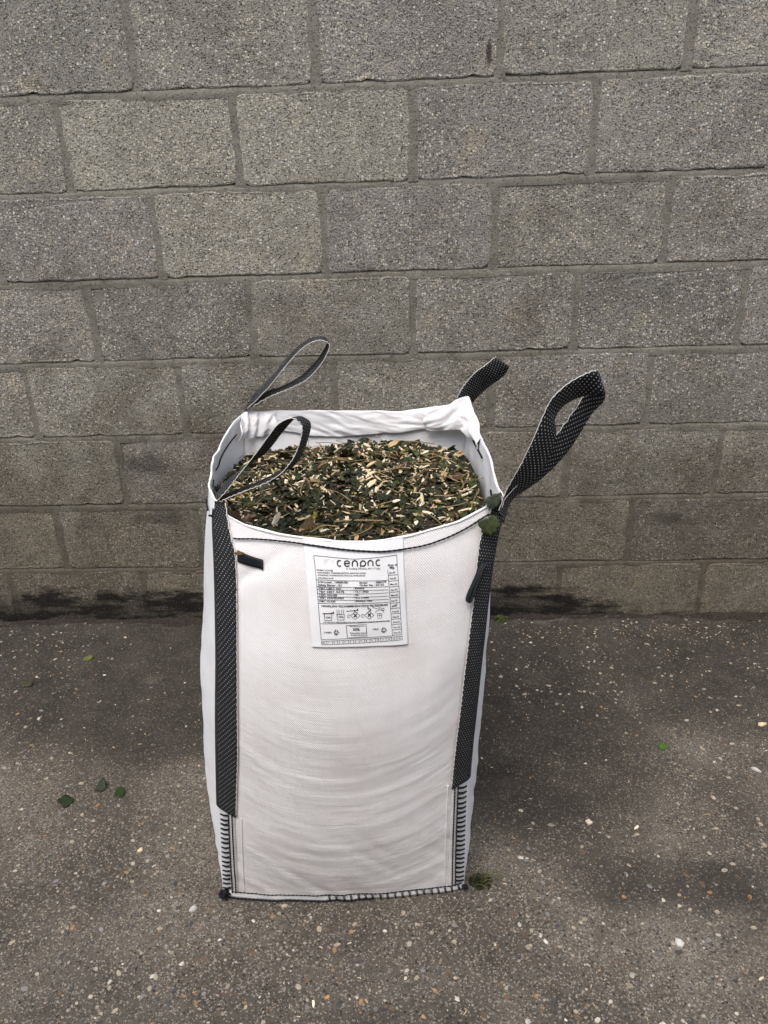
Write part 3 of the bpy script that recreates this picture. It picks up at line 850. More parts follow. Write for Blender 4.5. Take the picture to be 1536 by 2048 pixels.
# ------------------------------------------------------------------ printed label
LQ = [(.3317, .8077), (.6724, .8103), (.7174, .6247), (.3682, .6280)]    # TL TR BR BL on the front panel
LW, LH = .163, .186
def lab(u, v, off):
    u = np.asarray(u, float); v = np.asarray(v, float)
    q = [np.array(c) for c in LQ]
    P_ = (q[0] * ((1 - u) * (1 - v))[..., None] + q[1] * (u * (1 - v))[..., None] + q[2] * (u * v)[..., None] + q[3] * ((1 - u) * v)[..., None])
    z_ = np.minimum(P_[..., 1], rim('front', P_[..., 0]) + .0005)
    return on('front', P_[..., 0], z_, 0) + snorm('front', P_[..., 0], z_) * np.asarray(off + .0004 + .0008 * vn(u * 5, v * 6, 60))[..., None]
U_, V_ = np.meshgrid(np.linspace(0, 1, 60), np.linspace(0, 1, 70))
label = put('paper_label', mesh('paper_label', lab(U_, V_, .0017).reshape(-1, 3), [f[::-1] for f in grid_faces(60, 70)], M_LABEL, True), bag)
label['label'] = 'white printed label sewn into the hem of the front panel'
label.modifiers.new('thickness', 'SOLIDIFY').thickness = .0006
def zl(x, y):
    """enlarged-photo coordinates of the label to label fractions"""
    xl = 35 + (y - 80) * 115 / 1420.; xr = 1325 + (y - 60) * 55 / 1420.
    u = (x - xl) / (xr - xl)
    yt = 80 - 20 * u; yb = 1500 - 20 * u
    return u, (y - yt) / (yb - yt)
INK = []
def stroke(pts, w, ink=INK, raw=False):
    q = [p_ if raw else zl(*p_) for p_ in pts]
    P_ = [np.array((u * LW, v * LH)) for u, v in q]
    out = [P_[0]]
    for a, b in zip(P_[:-1], P_[1:]):
        k = max(1, int(np.linalg.norm(b - a) / .006))
        for i in range(1, k + 1): out.append(a + (b - a) * i / k)
    P_ = np.array(out)
    t = np.gradient(P_, axis=0); t /= np.linalg.norm(t, axis=1, keepdims=True) + 1e-12
    nn = np.stack([-t[:, 1], t[:, 0]], -1) * w / 2
    vv = np.concatenate([P_ + nn, P_ - nn]); n = len(P_)
    ink.append(([(x / LW, y / LH) for x, y in vv], [(i, i + 1, n + i + 1, n + i) for i in range(n - 1)]))
def arc(cx, cy, rx, ry, a0, a1, n=18):
    return [(cx + rx * math.cos(R(a0 + (a1 - a0) * k / n)), cy - ry * math.sin(R(a0 + (a1 - a0) * k / n))) for k in range(n + 1)]
def text(x, y, size, body, ink=INK, align='LEFT', bold=0., sx=1.0):
    """body with its baseline starting at enlarged-photo point (x, y); size = cap height in the same pixels"""
    u, v = zl(x, y)
    cu = bpy.data.curves.new('print', 'FONT'); cu.body = body; cu.align_x = align
    cu.size = 1.0; cu.resolution_u = 2; cu.offset = bold
    ob = bpy.data.objects.new('print', cu)
    me = ob.to_mesh()
    k = size / 1420. * LH / .70
    vs = [(u + vt.co.x * k * sx / LW, v - vt.co.y * k / LH) for vt in me.vertices]
    fs = [tuple(p_.vertices) for p_ in me.polygons]
    ink.append((vs, fs))
    ob.to_mesh_clear(); bpy.data.objects.remove(ob); bpy.data.curves.remove(cu)
LN = .0007
# frame and rules
stroke([(185, 300), (700, 325), (1245, 290)], LN); stroke([(185, 300), (272, 1382)], LN)
stroke([(1245, 290), (1252, 455)], LN); stroke([(272, 1382), (700, 1360), (1178, 1338)], LN)
stroke([(1130, 460), (1180, 1338)], LN); stroke([(1256, 460), (1300, 1328)], LN)
for a, b in (((205, 592), (1136, 590)), ((212, 678), (1130, 670)), ((215, 712), (1130, 712)), ((218, 766), (1130, 752)), ((222, 806), (1132, 795)), ((225, 845), (1135, 838)), ((230, 893), (1138, 880)), ((258, 1166), (1155, 1132))):
    stroke([a, b], LN)
months = ['Jan-25', 'Feb-25', 'Mar-25', 'Apr-25', 'May-25', 'Jun-25', 'Jul-25', 'Aug-25', 'Sep-25', 'Oct-25', 'Nov-25', 'Dec-25']
for k in range(12):
    y = 500 + k * 72.6; xo = 1148 + k * 4.3
    text(xo, y + 10, 22, months[k], bold=.02, sx=.95)
    stroke([(1132 + k * 4.3, y + 32), (1260 + k * 4.0, y + 28)], LN)
text(1132, 418, 26, 'Date of', bold=.02); text(1155, 450, 26, 'Mfg.', bold=.02)
stroke([(1185, 925), (1197, 938), (1240, 908)], .0011)
# number row
stroke([(275, 1405), (1302, 1350)], LN); stroke([(280, 1452), (1304, 1398)], LN)
for k in range(16):
    x = 275 + 1027 * k / 15.; y = 1405 - 55 * k / 15.
    stroke([(x, y), (x + 3, y + 47)], LN)
    if k < 15: text(x + (12 if k in (0,) else 20), y + 33, 24, (['N.A.'] + [str(i) for i in range(1, 15)])[k], bold=.02, sx=.85 if k else .6)
# maker's wordmark in thin open letters
W_ = .0019
stroke(arc(515, 380, 28, 34, 50, 310), W_)
stroke(arc(612, 380, 33, 34, -40, -360) , W_); stroke([(580, 380), (645, 378)], W_)
stroke([(680, 412), (680, 380)] + arc(713, 375, 33, 32, 180, 0) + [(746, 412)], W_)
stroke([(786, 422), (786, 378)] + arc(818, 375, 32, 32, 180, -130), W_)
stroke([(880, 402)] + arc(912, 372, 32, 33, 215, 0) + [(944, 405)], W_)
stroke(arc(1012, 368, 28, 34, 50, 310), W_)
PALE = []
for r_, c_ in ((0, 5), (1, 4), (2, 3), (3, 1), (4, 1)):
    for k in range(c_): stroke([(316 + k * 15, 340 + r_ * 16), (321 + k * 15, 340 + r_ * 16)], .0007)
    for k in range(c_): stroke([(440 - k * 12, 350 + r_ * 13), (444 - k * 12, 350 + r_ * 13)], .0006, PALE)
text(600, 450, 18, 'A Trading Division of', bold=.015, sx=1.35); text(892, 443, 18, 'Paper2Print', PALE, sx=1.0); text(992, 449, 18, 'Ltd', bold=.015, sx=1.2)
text(218, 482, 17, 'PRIMA HOUSE', bold=.02, sx=1.35)
text(222, 512, 17, 'ALEXANDRA TRADING ESTATE, ASHTON ROAD', bold=.02, sx=1.17)
text(226, 542, 17, 'GOLBORNE, WARRINGTON WA3 3UL 01942 296143', bold=.02, sx=1.07)
text(230, 574, 16, 'www.cenpac.co.uk', bold=.03, sx=1.15)
B_ = .028
text(230, 630, 24, 'S.W.Load : 1000KGS', bold=B_, sx=1.3); text(232, 667, 24, 'Safety Factor : 5:1', bold=B_, sx=1.25)
text(764, 625, 22, 'Model        : BB227R', bold=B_, sx=1.28); text(766, 657, 22, 'Order No : 22122', bold=B_, sx=1.3)
for y, a, b in ((712, 'TEST CERT. NO.', ': R09003'), (754, 'TEST CERT. DATE.', ': 12.11.2022'), (798, 'TEST HOUSE', ': V9'), (834, 'TEST STANDARD', ': ISO 21898'), (878, 'FIBC CLASS', ': SINGLE TRIP')):
    text(238 + (y - 712) * .06, y - 2, 23, a, bold=B_, sx=1.25); text(684 + (y - 712) * .06, y - 14, 22, b, bold=B_, sx=1.25)
text(275, 938, 25, 'HANDLING RECOMMENDATION/ PICTOGRAM', bold=.03, sx=1.12)
text(298, 1150, 13, 'WE ARE NOT RESPONSIBLE FOR ANY DAMAGE IN CASE OF MISHANDLING', bold=.03, sx=1.35)
def box(x0, y0, x1, y1, w=.0009): stroke([(x0, y0), (x1, y0), (x1 - 4, y1), (x0 + 6, y1), (x0, y0)], w)
box(312, 1025, 410, 1118); text(333, 1090, 25, 'OK', bold=.02, sx=1.25); stroke([(292, 1028), (395, 1022), (395, 1014), (438, 1014)], .0016); stroke([(430, 996), (434, 1022)], .0016)
box(474, 1030, 568, 1108); text(493, 1080, 25, 'OK', bold=.02, sx=1.25)
for k in range(2):
    for j in range(2):
        x = 476 + k * 58 + j * 26
        for i in range(4): stroke([(x, 968 + i * 16), (x, 977 + i * 16)], .0011)
for cx, cy in ((708, 1045), (888, 1042)):
    stroke([(cx, cy - 52), (cx + 62, cy + 2), (cx, cy + 56), (cx - 62, cy + 4), (cx, cy - 52)], .0009)
    stroke([(cx - 18, cy - 22), (cx + 18, cy + 22)], .0018); stroke([(cx + 18, cy - 22), (cx - 18, cy + 22)], .0018)
    stroke([(cx - 62, cy)] + arc(cx - 84, cy + 10, 14, 22, 30, 330), .0007)
stroke([(595, 988), (700, 980), (740, 972)], .0010); stroke([(738, 955), (738, 985)], .0018); stroke([(700, 970), (704, 995)], .0013)
stroke([(870, 935), (872, 955)] + arc(888, 972, 18, 14, 140, -100), .0014)
stroke([(925, 930), (985, 925), (1040, 955), (1020, 965), (960, 955), (925, 930)], .0006); stroke(arc(1062, 972, 16, 16, 0, 360), .0008)
stroke([(970, 1020)] + arc(1020, 1010, 50, 32, 170, 10) + [(1075, 1022)], .0007); box(990, 1025, 1048, 1090, .0007); stroke([(1020, 1020), (1020, 1075)], .0006); stroke([(990, 1050), (1048, 1048)], .0006)
for cx, cy, a, b, tx in ((466, 1270, '04', 'PE', 308), (1070, 1243, '5', 'PP', 930)):
    for k in range(3):
        a0 = 90 + 120 * k; v0 = (cx + 44 * math.cos(R(a0)), cy + 8 - 44 * math.sin(R(a0))); v1 = (cx + 44 * math.cos(R(a0 + 120)), cy + 8 - 44 * math.sin(R(a0 + 120)))
        stroke([(v0[0] * .88 + v1[0] * .12, v0[1] * .88 + v1[1] * .12), (v0[0] * .22 + v1[0] * .78, v0[1] * .22 + v1[1] * .78)], .0014)
    text(cx - 12, cy + 10, 14, a, bold=.02); text(cx - 14, cy + 50, 15, b, bold=.02, sx=1.2)
    text(tx, cy + (22 if a == '04' else 5), 20, 'LABEL' if a == '04' else 'FIBC', bold=.02, sx=1.35)
stroke([(592, 1186), (846, 1168), (856, 1338), (606, 1354), (592, 1186)], .0008)
text(640, 1200, 13, 'Manufactured from', bold=.02, sx=1.3); text(676, 1254, 34, '30%', bold=.03, sx=1.1)
text(642, 1296, 18, 'Recyclate based', bold=.02, sx=1.3); text(654, 1324, 18, 'Polypropylene', bold=.02, sx=1.3)
def print_mesh(name, ink, mat):
    V, F = join(ink + PALE)
    a = np.array(V)
    W3 = lab(a[:, 0], a[:, 1], .0025)
    nb = sum(len(q[1]) for q in ink)
    put(name, mesh(name, W3, F, mats=[mat, M_INK2], mi=[0] * nb + [1] * (len(F) - nb)), label)
print_mesh('printed_text', INK, M_INK)

# ------------------------------------------------------------------ chippings in the bag
def ring_at(z, inset, n_side=26):
    pts = []
    for sd_ in ('front', 'right', 'back', 'left'):
        for k in range(n_side):
            s_ = k / n_side
            q = surf(sd_, s_, z, False); nn = snorm(sd_, min(max(s_, .01), .99), z)
            pts.append(q - nn * inset)
    return np.array(pts)
FR_ = ring_at(.765, .007)
FC = np.array([-.12, -.72, 0])
def fill_z(x, y):
    d = np.hypot((x - FC[0]) / .25, (y - FC[1]) / .27)
    return .766 + .026 * np.clip(1 - d ** 2, -.6, 1) + .007 * fbm(np.asarray(x) * 16, np.asarray(y) * 16, 70, 3)
nr_ = 34
V, F = [], []
m_ = len(FR_)
for j in range(nr_):
    f = (j + 1) / nr_
    for i in range(m_):
        q = FC + (FR_[i] - FC) * f
        V.append((q[0], q[1], float(fill_z(q[0], q[1])) + .006 * float(vn(q[0] * 90, q[1] * 90, 75))))
V.append((FC[0], FC[1], float(fill_z(FC[0], FC[1]))))
for j in range(nr_ - 1):
    for i in range(m_):
        a, b = j * m_ + i, j * m_ + (i + 1) % m_
        F.append((a, b, b + m_, a + m_))
for i in range(m_): F.append((len(V) - 1, (i + 1) % m_, i))
M_MULCH = plain('dark_shredded_leaf', (.030, .027, .014), .9, .2, .6, 160)
heap = put('chippings_heap', mesh('chippings_heap', V, F, M_MULCH, True))
tag(heap, 'heap of pale wood chips and shredded dark leaves filling the white bag', 'wood chippings')

def chip_verts(rs, L, W, T):
    """irregular splinter: bent six-sided prism with torn ends"""
    n = 4; V = []
    bend = rs.uniform(-.12, .12) * L
    for i in range(n):
        f = i / (n - 1); x = (f - .5) * L
        wsc = (1 - abs(2 * f - 1) ** 2 * rs.uniform(.15, .75))
        for (a, b) in ((-1, -.6), (1, -.8), (1, .7), (-1, .9)):
            V.append((x + rs.normal(0, .06) * L * .5, a * W / 2 * wsc * rs.uniform(.75, 1.2) + bend * (1 - (2 * f - 1) ** 2), b * T / 2 * rs.uniform(.6, 1.2)))
    F = []
    for i in range(n - 1):
        for k in range(4):
            a = i * 4 + k; b = i * 4 + (k + 1) % 4
            F.append((a, b, b + 4, a + 4))
    F += [(3, 2, 1, 0), (4 * n - 4, 4 * n - 3, 4 * n - 2, 4 * n - 1)]
    return V, F
def leaf_verts(rs, L, lobes=None, cup=.15):
    n = 16; V = [(0, 0, 0)]
    for k in range(n):
        a = 2 * math.pi * k / n
        if lobes: rr = 1 + .28 * math.cos(a * lobes) + rs.uniform(-.1, .1)
        else: rr = (.55 + .45 * abs(math.cos(a))) * rs.uniform(.8, 1.12)
        x = math.cos(a) * rr * L / 2; y = math.sin(a) * rr * L / 2 * (.95 if lobes else .75)
        V.append((x, y, cup * L * (abs(math.sin(a)) ** 2) * rs.uniform(.4, 1.3) + rs.normal(0, .03) * L))
    F = [(0, k + 1, (k + 1) % n + 1) for k in range(n)]
    return V, F

def mat_wood(name, c):
    n = N(name); r = n.objrand(); p_ = n.pos()
    f = n.noise(n.vmath('MULTIPLY', n.node('ShaderNodeTexCoord').outputs['Object'], (30., 260., 260.)), 1., 4, .6)
    cc = n.ramp(f, [(.3, tuple(v * .68 for v in c)), (.62, c), (.8, tuple(min(1, v * 1.12) for v in c))])
    cc = n.mix(1., cc, n.ramp(r, [(0, (.78, .70, .60)), (.5, (1, 1, 1)), (1, (1.08, 1.06, 1.02))]), 'MULTIPLY')
    return n.out(cc, .75, n.bump(f, .001, .6))
def mat_leaf(name, c):
    n = N(name); r = n.objrand(); f = n.noise(n.pos(), 120, 4, .6)
    n.b.inputs['Specular IOR Level'].default_value = .22
    cc = n.ramp(f, [(.3, tuple(v * .6 for v in c)), (.7, tuple(v * 1.25 for v in c))])
    cc = n.mix(1., cc, n.ramp(r, [(0, (.8, .8, .8)), (1, (1.25, 1.15, 1.0))]), 'MULTIPLY')
    return n.out(cc, .5, n.bump(f, .0015, .5))
WOODS = [mat_wood('cream_wood', (.72, .59, .38)), mat_wood('pale_wood', (.80, .72, .55)), mat_wood('tan_wood', (.50, .36, .20)), mat_wood('pinkish_bark', (.22, .13, .08))]
LEAFS = [mat_leaf('dark_leaf', (.020, .027, .015)), mat_leaf('green_leaf', (.034, .052, .018)), mat_leaf('brown_leaf', (.055, .036, .018)), mat_leaf('yellow_leaf', (.26, .22, .035))]
rs = np.random.RandomState(11)
CHIPS = []
for k in range(20):
    L = (.013 + .026 * rs.rand() ** 1.6); W = L * rs.uniform(.14, .38); T = W * rs.uniform(.25, .6)
    v, f = chip_verts(rs, L, W, T)
    CHIPS.append(mesh('wood_chip', v, f, WOODS[[0, 1, 0, 1, 2, 0, 1, 3][k % 8]]))
BITS = []
for k in range(12):
    v, f = leaf_verts(rs, .018 + .020 * rs.rand(), [None, 5, None, 3][k % 4], .25)
    BITS.append(mesh('leaf_piece', v, f, LEAFS[[0, 0, 1, 2, 0, 0, 3, 0][k % 8]]))
def fill_pt(r_=rs, lim=.97):
    i = r_.randint(m_); t = r_.rand()
    e = FR_[i] * (1 - t) + FR_[(i + 1) % m_] * t
    f = math.sqrt(r_.rand()) * lim
    q = FC + (e - FC) * f
    return q[0], q[1]
for k in range(300):
    x, y = fill_pt(lim=.93)
    if k % 10 < 7: o = bpy.data.objects.new('wood_chip', CHIPS[rs.randint(len(CHIPS))])
    else: o = bpy.data.objects.new('leaf_piece', BITS[rs.randint(len(BITS))])
    C.objects.link(o); o.parent = heap
    o.location = (x, y, float(fill_z(x, y)) + .006 + rs.uniform(0, .006))
    o.rotation_euler = (rs.normal(0, .45), rs.normal(0, .40), rs.uniform(0, 6.28))
    sc = rs.uniform(.55, 1.1); o.scale = (sc, sc, sc)
# the finer shreds between them
PALC = [(.60, .48, .30), (.66, .56, .40), (.40, .26, .13), (.026, .031, .015), (.021, .022, .013), (.052, .050, .018), (.085, .052, .026), (.17, .15, .04), (.036, .048, .018), (.030, .021, .013)]
PW = np.array([.06, .085, .03, .22, .20, .15, .06, .025, .10, .07]); PW = PW / PW.sum()
def scatter_bits(n, ptf, zf, sizes, rs, pal, pw, tilt=.4):
    V, F, CO = [], [], []
    for k in range(n):
        x, y = ptf()
        L = sizes[0] + (sizes[1] - sizes[0]) * rs.rand() ** 2
        ci = rs.choice(len(pal), p=pw)
        leafy = pal is PALC and 3 <= ci != 6
        W = L * (rs.uniform(.35, .9) if leafy else rs.uniform(.14, .45)); T = .0006 if leafy else max(.0008, W * rs.uniform(.2, .5))
        e = Euler((rs.normal(0, tilt), rs.normal(0, tilt), rs.uniform(0, 6.28))).to_matrix()
        c = Vector((x, y, zf(x, y) + rs.uniform(-.001, .007 if tilt > .2 else .001) + T / 2))
        o = len(V)
        taper = rs.uniform(.2, 1)
        for (a, b, cz) in ((-1, -1, -1), (1, -taper, -1), (1, taper, -1), (-1, 1, -1), (-1, -.9, 1), (1, -taper, 1), (1, taper, 1), (-1, .9, 1)):
            V.append(c + e @ Vector((a * L / 2 * rs.uniform(.8, 1.1), b * W / 2 * rs.uniform(.7, 1.2), cz * T / 2)))
            CO.append(np.array(pal[ci]))
        for q in ((3, 2, 1, 0), (4, 5, 6, 7), (0, 1, 5, 4), (1, 2, 6, 5), (2, 3, 7, 6), (3, 0, 4, 7)): F.append(tuple(i + o for i in q))
        sh = rs.uniform(.75, 1.2)
        for i in range(8): CO[-1 - i] = CO[-1 - i] * sh
    return V, F, np.array(CO)
V, F, CO = scatter_bits(11000, lambda: fill_pt(rs, .975), lambda x, y: float(fill_z(x, y)), (.005, .021), rs, PALC, PW, .5)
o = put('fine_shreds', mesh('fine_shreds', V, F, M_SHRED, False, None, CO), heap); o['kind'] = 'stuff'
# thin stalks
parts = []
for k in range(110):
    x, y = fill_pt(rs, .93); a = rs.uniform(0, 6.28); L = rs.uniform(.03, .09)
    z = float(fill_z(x, y)) + .008
    p0 = np.array((x - math.cos(a) * L / 2, y - math.sin(a) * L / 2, z + rs.uniform(-.004, .008)))
    p2 = np.array((x + math.cos(a) * L / 2, y + math.sin(a) * L / 2, z + rs.uniform(-.004, .016)))
    parts.append(tube(catmull([p0, (p0 + p2) / 2 + rs.normal(0, .004, 3), p2], 6), rs.uniform(.0005, .0013), 4))
V, F = join(parts)
o = put('thin_stalks', mesh('thin_stalks', V, F, plain('dry_stalk', (.24, .17, .085), .8, .2, .4, 60)), heap); o['kind'] = 'stuff'

# ------------------------------------------------------------------ leaf caught on the bag corner
def big_leaf(name, centre, size, rot, outline, mat, label, cat='leaf', thick=.0006, curl=.2, group=None):
    n = len(outline); V = [(0, 0, 0)]; F = []
    rings = 4
    for j in range(1, rings + 1):
        f = j / rings
        for k, (x, y) in enumerate(outline):
            X, Y = x * f * size, y * f * size
            V.append((X, Y, curl * size * ((X / size) ** 2 * .8 - (Y / size) ** 2 * .5) + .02 * size * math.sin(9 * math.atan2(y, x)) * f))
    for k in range(n): F.append((0, 1 + k, 1 + (k + 1) % n))
    for j in range(rings - 1):
        for k in range(n):
            a, b = 1 + j * n + k, 1 + j * n + (k + 1) % n
            F.append((a, a + n, b + n, b))
    o = put(name, mesh(name, V, F, mat, True))
    o.location = centre; o.rotation_euler = rot
    md = o.modifiers.new('thickness', 'SOLIDIFY'); md.thickness = thick
    return tag(o, label, cat, group)
def lobed(seed, n=44, lobes=5, depth=.26, tooth=.07):
    r_ = np.random.RandomState(seed); out = []
    for k in range(n):
        a = 2 * math.pi * k / n
        rr = .5 * (1 - depth + depth * abs(math.cos(a * lobes / 2)) ** .8) + tooth * .5 * (1 if k % 2 else -1) * r_.uniform(.3, 1)
        out.append((math.cos(a) * rr * 1.05, math.sin(a) * rr))
    return out
UP_ = [(425, 1105), (448, 1104), (470, 1090), (496, 1093), (520, 1078), (545, 1086), (578, 1080), (582, 1108), (560, 1128), (567, 1150), (540, 1163), (522, 1195), (505, 1190), (488, 1208), (470, 1188), (446, 1200), (450, 1176), (434, 1165), (450, 1146), (428, 1130)]
LO_ = [(355, 1290), (375, 1262), (392, 1262), (410, 1243), (432, 1240), (440, 1212), (462, 1220), (482, 1206), (500, 1225), (522, 1232), (526, 1258), (545, 1282), (522, 1306), (528, 1342), (502, 1356), (490, 1392), (468, 1368), (446, 1378), (428, 1370), (402, 1364), (400, 1340), (372, 1322)]
def outl(pts, size):
    q = np.array(pts, float); c = q.mean(0); q = (q - c) * .000225 / size
    return [(a, -b) for a, b in q][::-1]
big_leaf('fallen_leaf', (.1275, -.993, .853), .045, (R(60), R(-10), R(10)), outl(UP_, .050), mat_leaf('vine_leaf', (.024, .036, .017)),
         'dark green leaf tucked under the base of the largest lifting loop', group='green leaves caught on the front right bag corner', curl=.5)
big_leaf('fallen_leaf', (.1205, -1.013, .820), .052, (R(72), R(14), R(2)), outl(LO_, .058), mat_leaf('vine_leaf_lower', (.033, .046, .020)),
         'lobed green leaf hanging over the top of the front right corner strap', group='green leaves caught on the front right bag corner', curl=.45)
big_leaf('dry_leaf', (-.297, -1.018, .7765), .020, (R(60), R(10), R(20)), [(.5, .05), (.2, .2), (-.1, .16), (-.5, .1), (-.3, -.06), (0, -.12), (.3, -.1)], mat_leaf('dry_leaf', (.11, .075, .03)),
         'tiny dry brown leaf stuck above the short black tape')

# ------------------------------------------------------------------ leaves, moss, chips and stones lying on the ground
oval = [(math.cos(2 * math.pi * k / 20) * .5, math.sin(2 * math.pi * k / 20) * .34 * (1 + .12 * (-1) ** k)) for k in range(20)]
G1 = mat_leaf('ground_leaf', (.032, .060, .018)); G2 = mat_leaf('ground_leaf_dark', (.016, .028, .012)); G3 = mat_leaf('ground_leaf_pale', (.11, .13, .035)); G4 = mat_leaf('ground_leaf_dull', (.055, .055, .028))
big_leaf('fallen_leaf', (-.725, -.774, .006), .044, (R(6), R(8), R(80)), outl(UP_, .045), G1, 'green oval leaf lying on the concrete left of the bag')
big_leaf('fallen_leaf', (-.776, -.757, .008), .046, (R(30), R(-14), R(60)), outl(UP_[6:] + UP_[:6], .048), G2, 'curled dark green leaf beside the green oval leaf')
big_leaf('fallen_leaf', (-.846, -.803, .008), .036, (R(10), R(18), R(20)), lobed(4, 26, 4), G2, 'small crumpled dark leaf, leftmost of the three by the bag')
big_leaf('fallen_leaf', (-1.02, -.22, .005), .03, (R(8), R(-6), R(25)), oval, G3, 'yellow-green leaf on the dark ground near the wall')
big_leaf('fallen_leaf', (-1.154, -.346, .006), .034, (R(10), R(8), R(-10)), oval, G4, 'dull olive leaf near the left edge of the yard floor')
big_leaf('fallen_leaf', (.613, -.623, .005), .022, (R(10), R(0), R(10)), lobed(5, 26, 3), mat_leaf('bright_clover', (.06, .14, .02)), 'tiny bright green leaf on the concrete right of the bag')

def clump(name, c, r_, n, label, cat, cols, seed, h=1.0):
    rs_ = np.random.RandomState(seed); V, F, CO = [], [], []
    for k in range(n):
        a = rs_.uniform(0, 6.28); rr = r_ * rs_.rand() ** .6
        x, y = c[0] + math.cos(a) * rr, c[1] + math.sin(a) * rr * .8
        z = .002 + h * rs_.uniform(0, 1) * max(0, r_ - rr)
        L = rs_.uniform(.006, .016)
        e = Euler((rs_.normal(0, .7), rs_.normal(0, .7), rs_.uniform(0, 6.28))).to_matrix()
        o_ = len(V); col_ = np.array(cols[rs_.randint(len(cols))]) * rs_.uniform(.7, 1.3)
        for (p_, q_) in ((-1, 0), (-.2, -.45), (1, 0), (-.2, .45)):
            w_ = Vector((x, y, z)) + e @ Vector((p_ * L / 2, q_ * L, 0)); w_.z = max(w_.z, .001); V.append(w_); CO.append(col_)
        F.append((o_, o_ + 1, o_ + 2, o_ + 3))
    o = put(name, mesh(name, V, F, M_SHRED, False, None, np.array(CO)))
    return tag(o, label, cat)
wd = clump('weed_clump', (.122, -1.020, 0), .023, 120, 'clump of dark leaves and stalks at the bottom right corner of the bag', 'plant debris', [(.012, .018, .009), (.022, .030, .013), (.05, .040, .02)], 5, .8)
parts = []
for k in range(14):
    a = rs.uniform(-1.2, 1.9); L = rs.uniform(.02, .055)
    p0 = np.array((.125 + rs.normal(0, .008), -1.022 + rs.normal(0, .008), .004)); p2 = p0 + np.array((math.cos(a) * L, math.sin(a) * L * .8, rs.uniform(0, .03)))
    parts.append(tube(catmull([p0, (p0 + p2) / 2 + np.array((0, 0, .006)), p2], 6), .0007, 4))
V, F = join(parts)
put('stalks', mesh('stalks', V, F, plain('green_stalk', (.10, .10, .035), .7)), wd)
clump('moss_tuft', (.272, -.022, 0), .020, 120, 'small green moss tuft at the foot of the block wall', 'moss', [(.05, .07, .02), (.08, .10, .03)], 6, .8)

def pebble_mesh(k, mat):
    r_ = np.random.RandomState(300 + k); V = [(0, 0, .5)]; n = 9
    sq = [r_.uniform(.72, 1.15) for _ in range(n)]
    for h, rad in ((.40, .48), (.14, .86), (-.4, 1.0)):
        for i in range(n):
            a = 2 * math.pi * i / n
            V.append((math.cos(a) * rad * sq[i] * .5, math.sin(a) * rad * sq[i] * .5, h + r_.normal(0, .04)))
    F = [(0, 1 + i, 1 + (i + 1) % n) for i in range(n)]
    for j in range(2):
        for i in range(n):
            a, b = 1 + j * n + i, 1 + j * n + (i + 1) % n
            F.append((a, a + n, b + n, b))
    return mesh('pebble', V, F, mat, True)
def mat_stone(name, c, var=.25):
    n = N(name); r = n.objrand(); f = n.noise(n.pos(), 110, 4, .6)
    cc = n.ramp(f, [(.3, tuple(v * (1 - var) for v in c)), (.7, tuple(min(1, v * (1 + var)) for v in c))])
    cc = n.mix(1., cc, n.ramp(r, [(0, (.75, .75, .75)), (1, (1.15, 1.15, 1.15))]), 'MULTIPLY')
    return n.out(cc, .6, n.bump(f, .001, .5))
ST = [('cream_stone', (.42, .37, .29), 5), ('white_stone', (.46, .43, .38), 3), ('grey_stone', (.17, .165, .16), 5), ('dark_flint', (.045, .047, .052), 4), ('orange_stone', (.30, .165, .065), 3), ('brown_stone', (.12, .072, .046), 4), ('buff_stone', (.27, .225, .165), 6)]
PEB = []
kk = 0
for nm, c, w in ST:
    mt = mat_stone(nm, c)
    for i in range(w): PEB.append(pebble_mesh(kk, mt)); kk += 1
placed = []
def in_bag(x, y): return -.47 < x < .13 and -1.07 < y < -.48
def add_pebble(x, y, sx, sy, rz, me, proud=.0014):
    o = bpy.data.objects.new('pebble', me); C.objects.link(o); o.parent = ground
    hgt = min(sx, sy) * .55
    o.scale = (sx, sy, hgt); o.location = (x, y, proud - hgt * .5); o.rotation_euler = (0, 0, rz)
named = {'orange': [19, 17, 18], 'dark': [13, 14, 15, 16], 'white': [5, 6, 7], 'cream': [0, 1, 2], 'grey': [8, 9], 'brown': [20, 21]}
FIX = [(.583, -1.041, .022, .016, 'orange'), (.408, -1.052, .011, .016, 'orange'), (.467, -1.027, .026, .02, 'grey'), (-.151, -1.275, .022, .034, 'dark'), (.607, -.666, .016, .012, 'dark'),
       (.59, -.668, .014, .010, 'dark'), (.382, -1.215, .021, .023, 'cream'), (-.60, -1.125, .014, .011, 'dark'), (-.578, -1.122, .012, .011, 'dark'), (-.46, -1.118, .016, .012, 'dark'),
       (-.505, -1.225, .018, .018, 'white'), (.06, -1.262, .018, .016, 'white'), (.55, -1.0, .026, .017, 'brown'), (.485, -1.06, .022, .015, 'cream'), (-.30, -1.10, .014, .012, 'orange'), (.19, -1.115, .016, .013, 'white'),
       (-.70, -1.14, .014, .012, 'dark'), (.0, -1.21, .012, .018, 'grey'), (-.41, -.985, .02, .009, 'brown'), (-.46, -.97, .014, .011, 'dark'), (.18, -1.30, .02, .018, 'white')]
for x, y, sx, sy, c in FIX: add_pebble(x, y, sx, sy, rs.uniform(0, 3), PEB[named[c][rs.randint(len(named[c]))]])
cnt = 0
while cnt < 270:
    y = -1.36 + 1.3 * rs.rand() ** 1.7; x = rs.uniform(-1.25, 1.15)
    if in_bag(x, y) or abs(x) > .62 + .45 * (y + 1.36): continue
    s_ = .007 + .012 * rs.rand() ** 2.2
    add_pebble(x, y, s_ * rs.uniform(1, 1.5), s_, rs.uniform(0, 6.28), PEB[rs.randint(len(PEB))], .0004 + .0010 * rs.rand()); cnt += 1

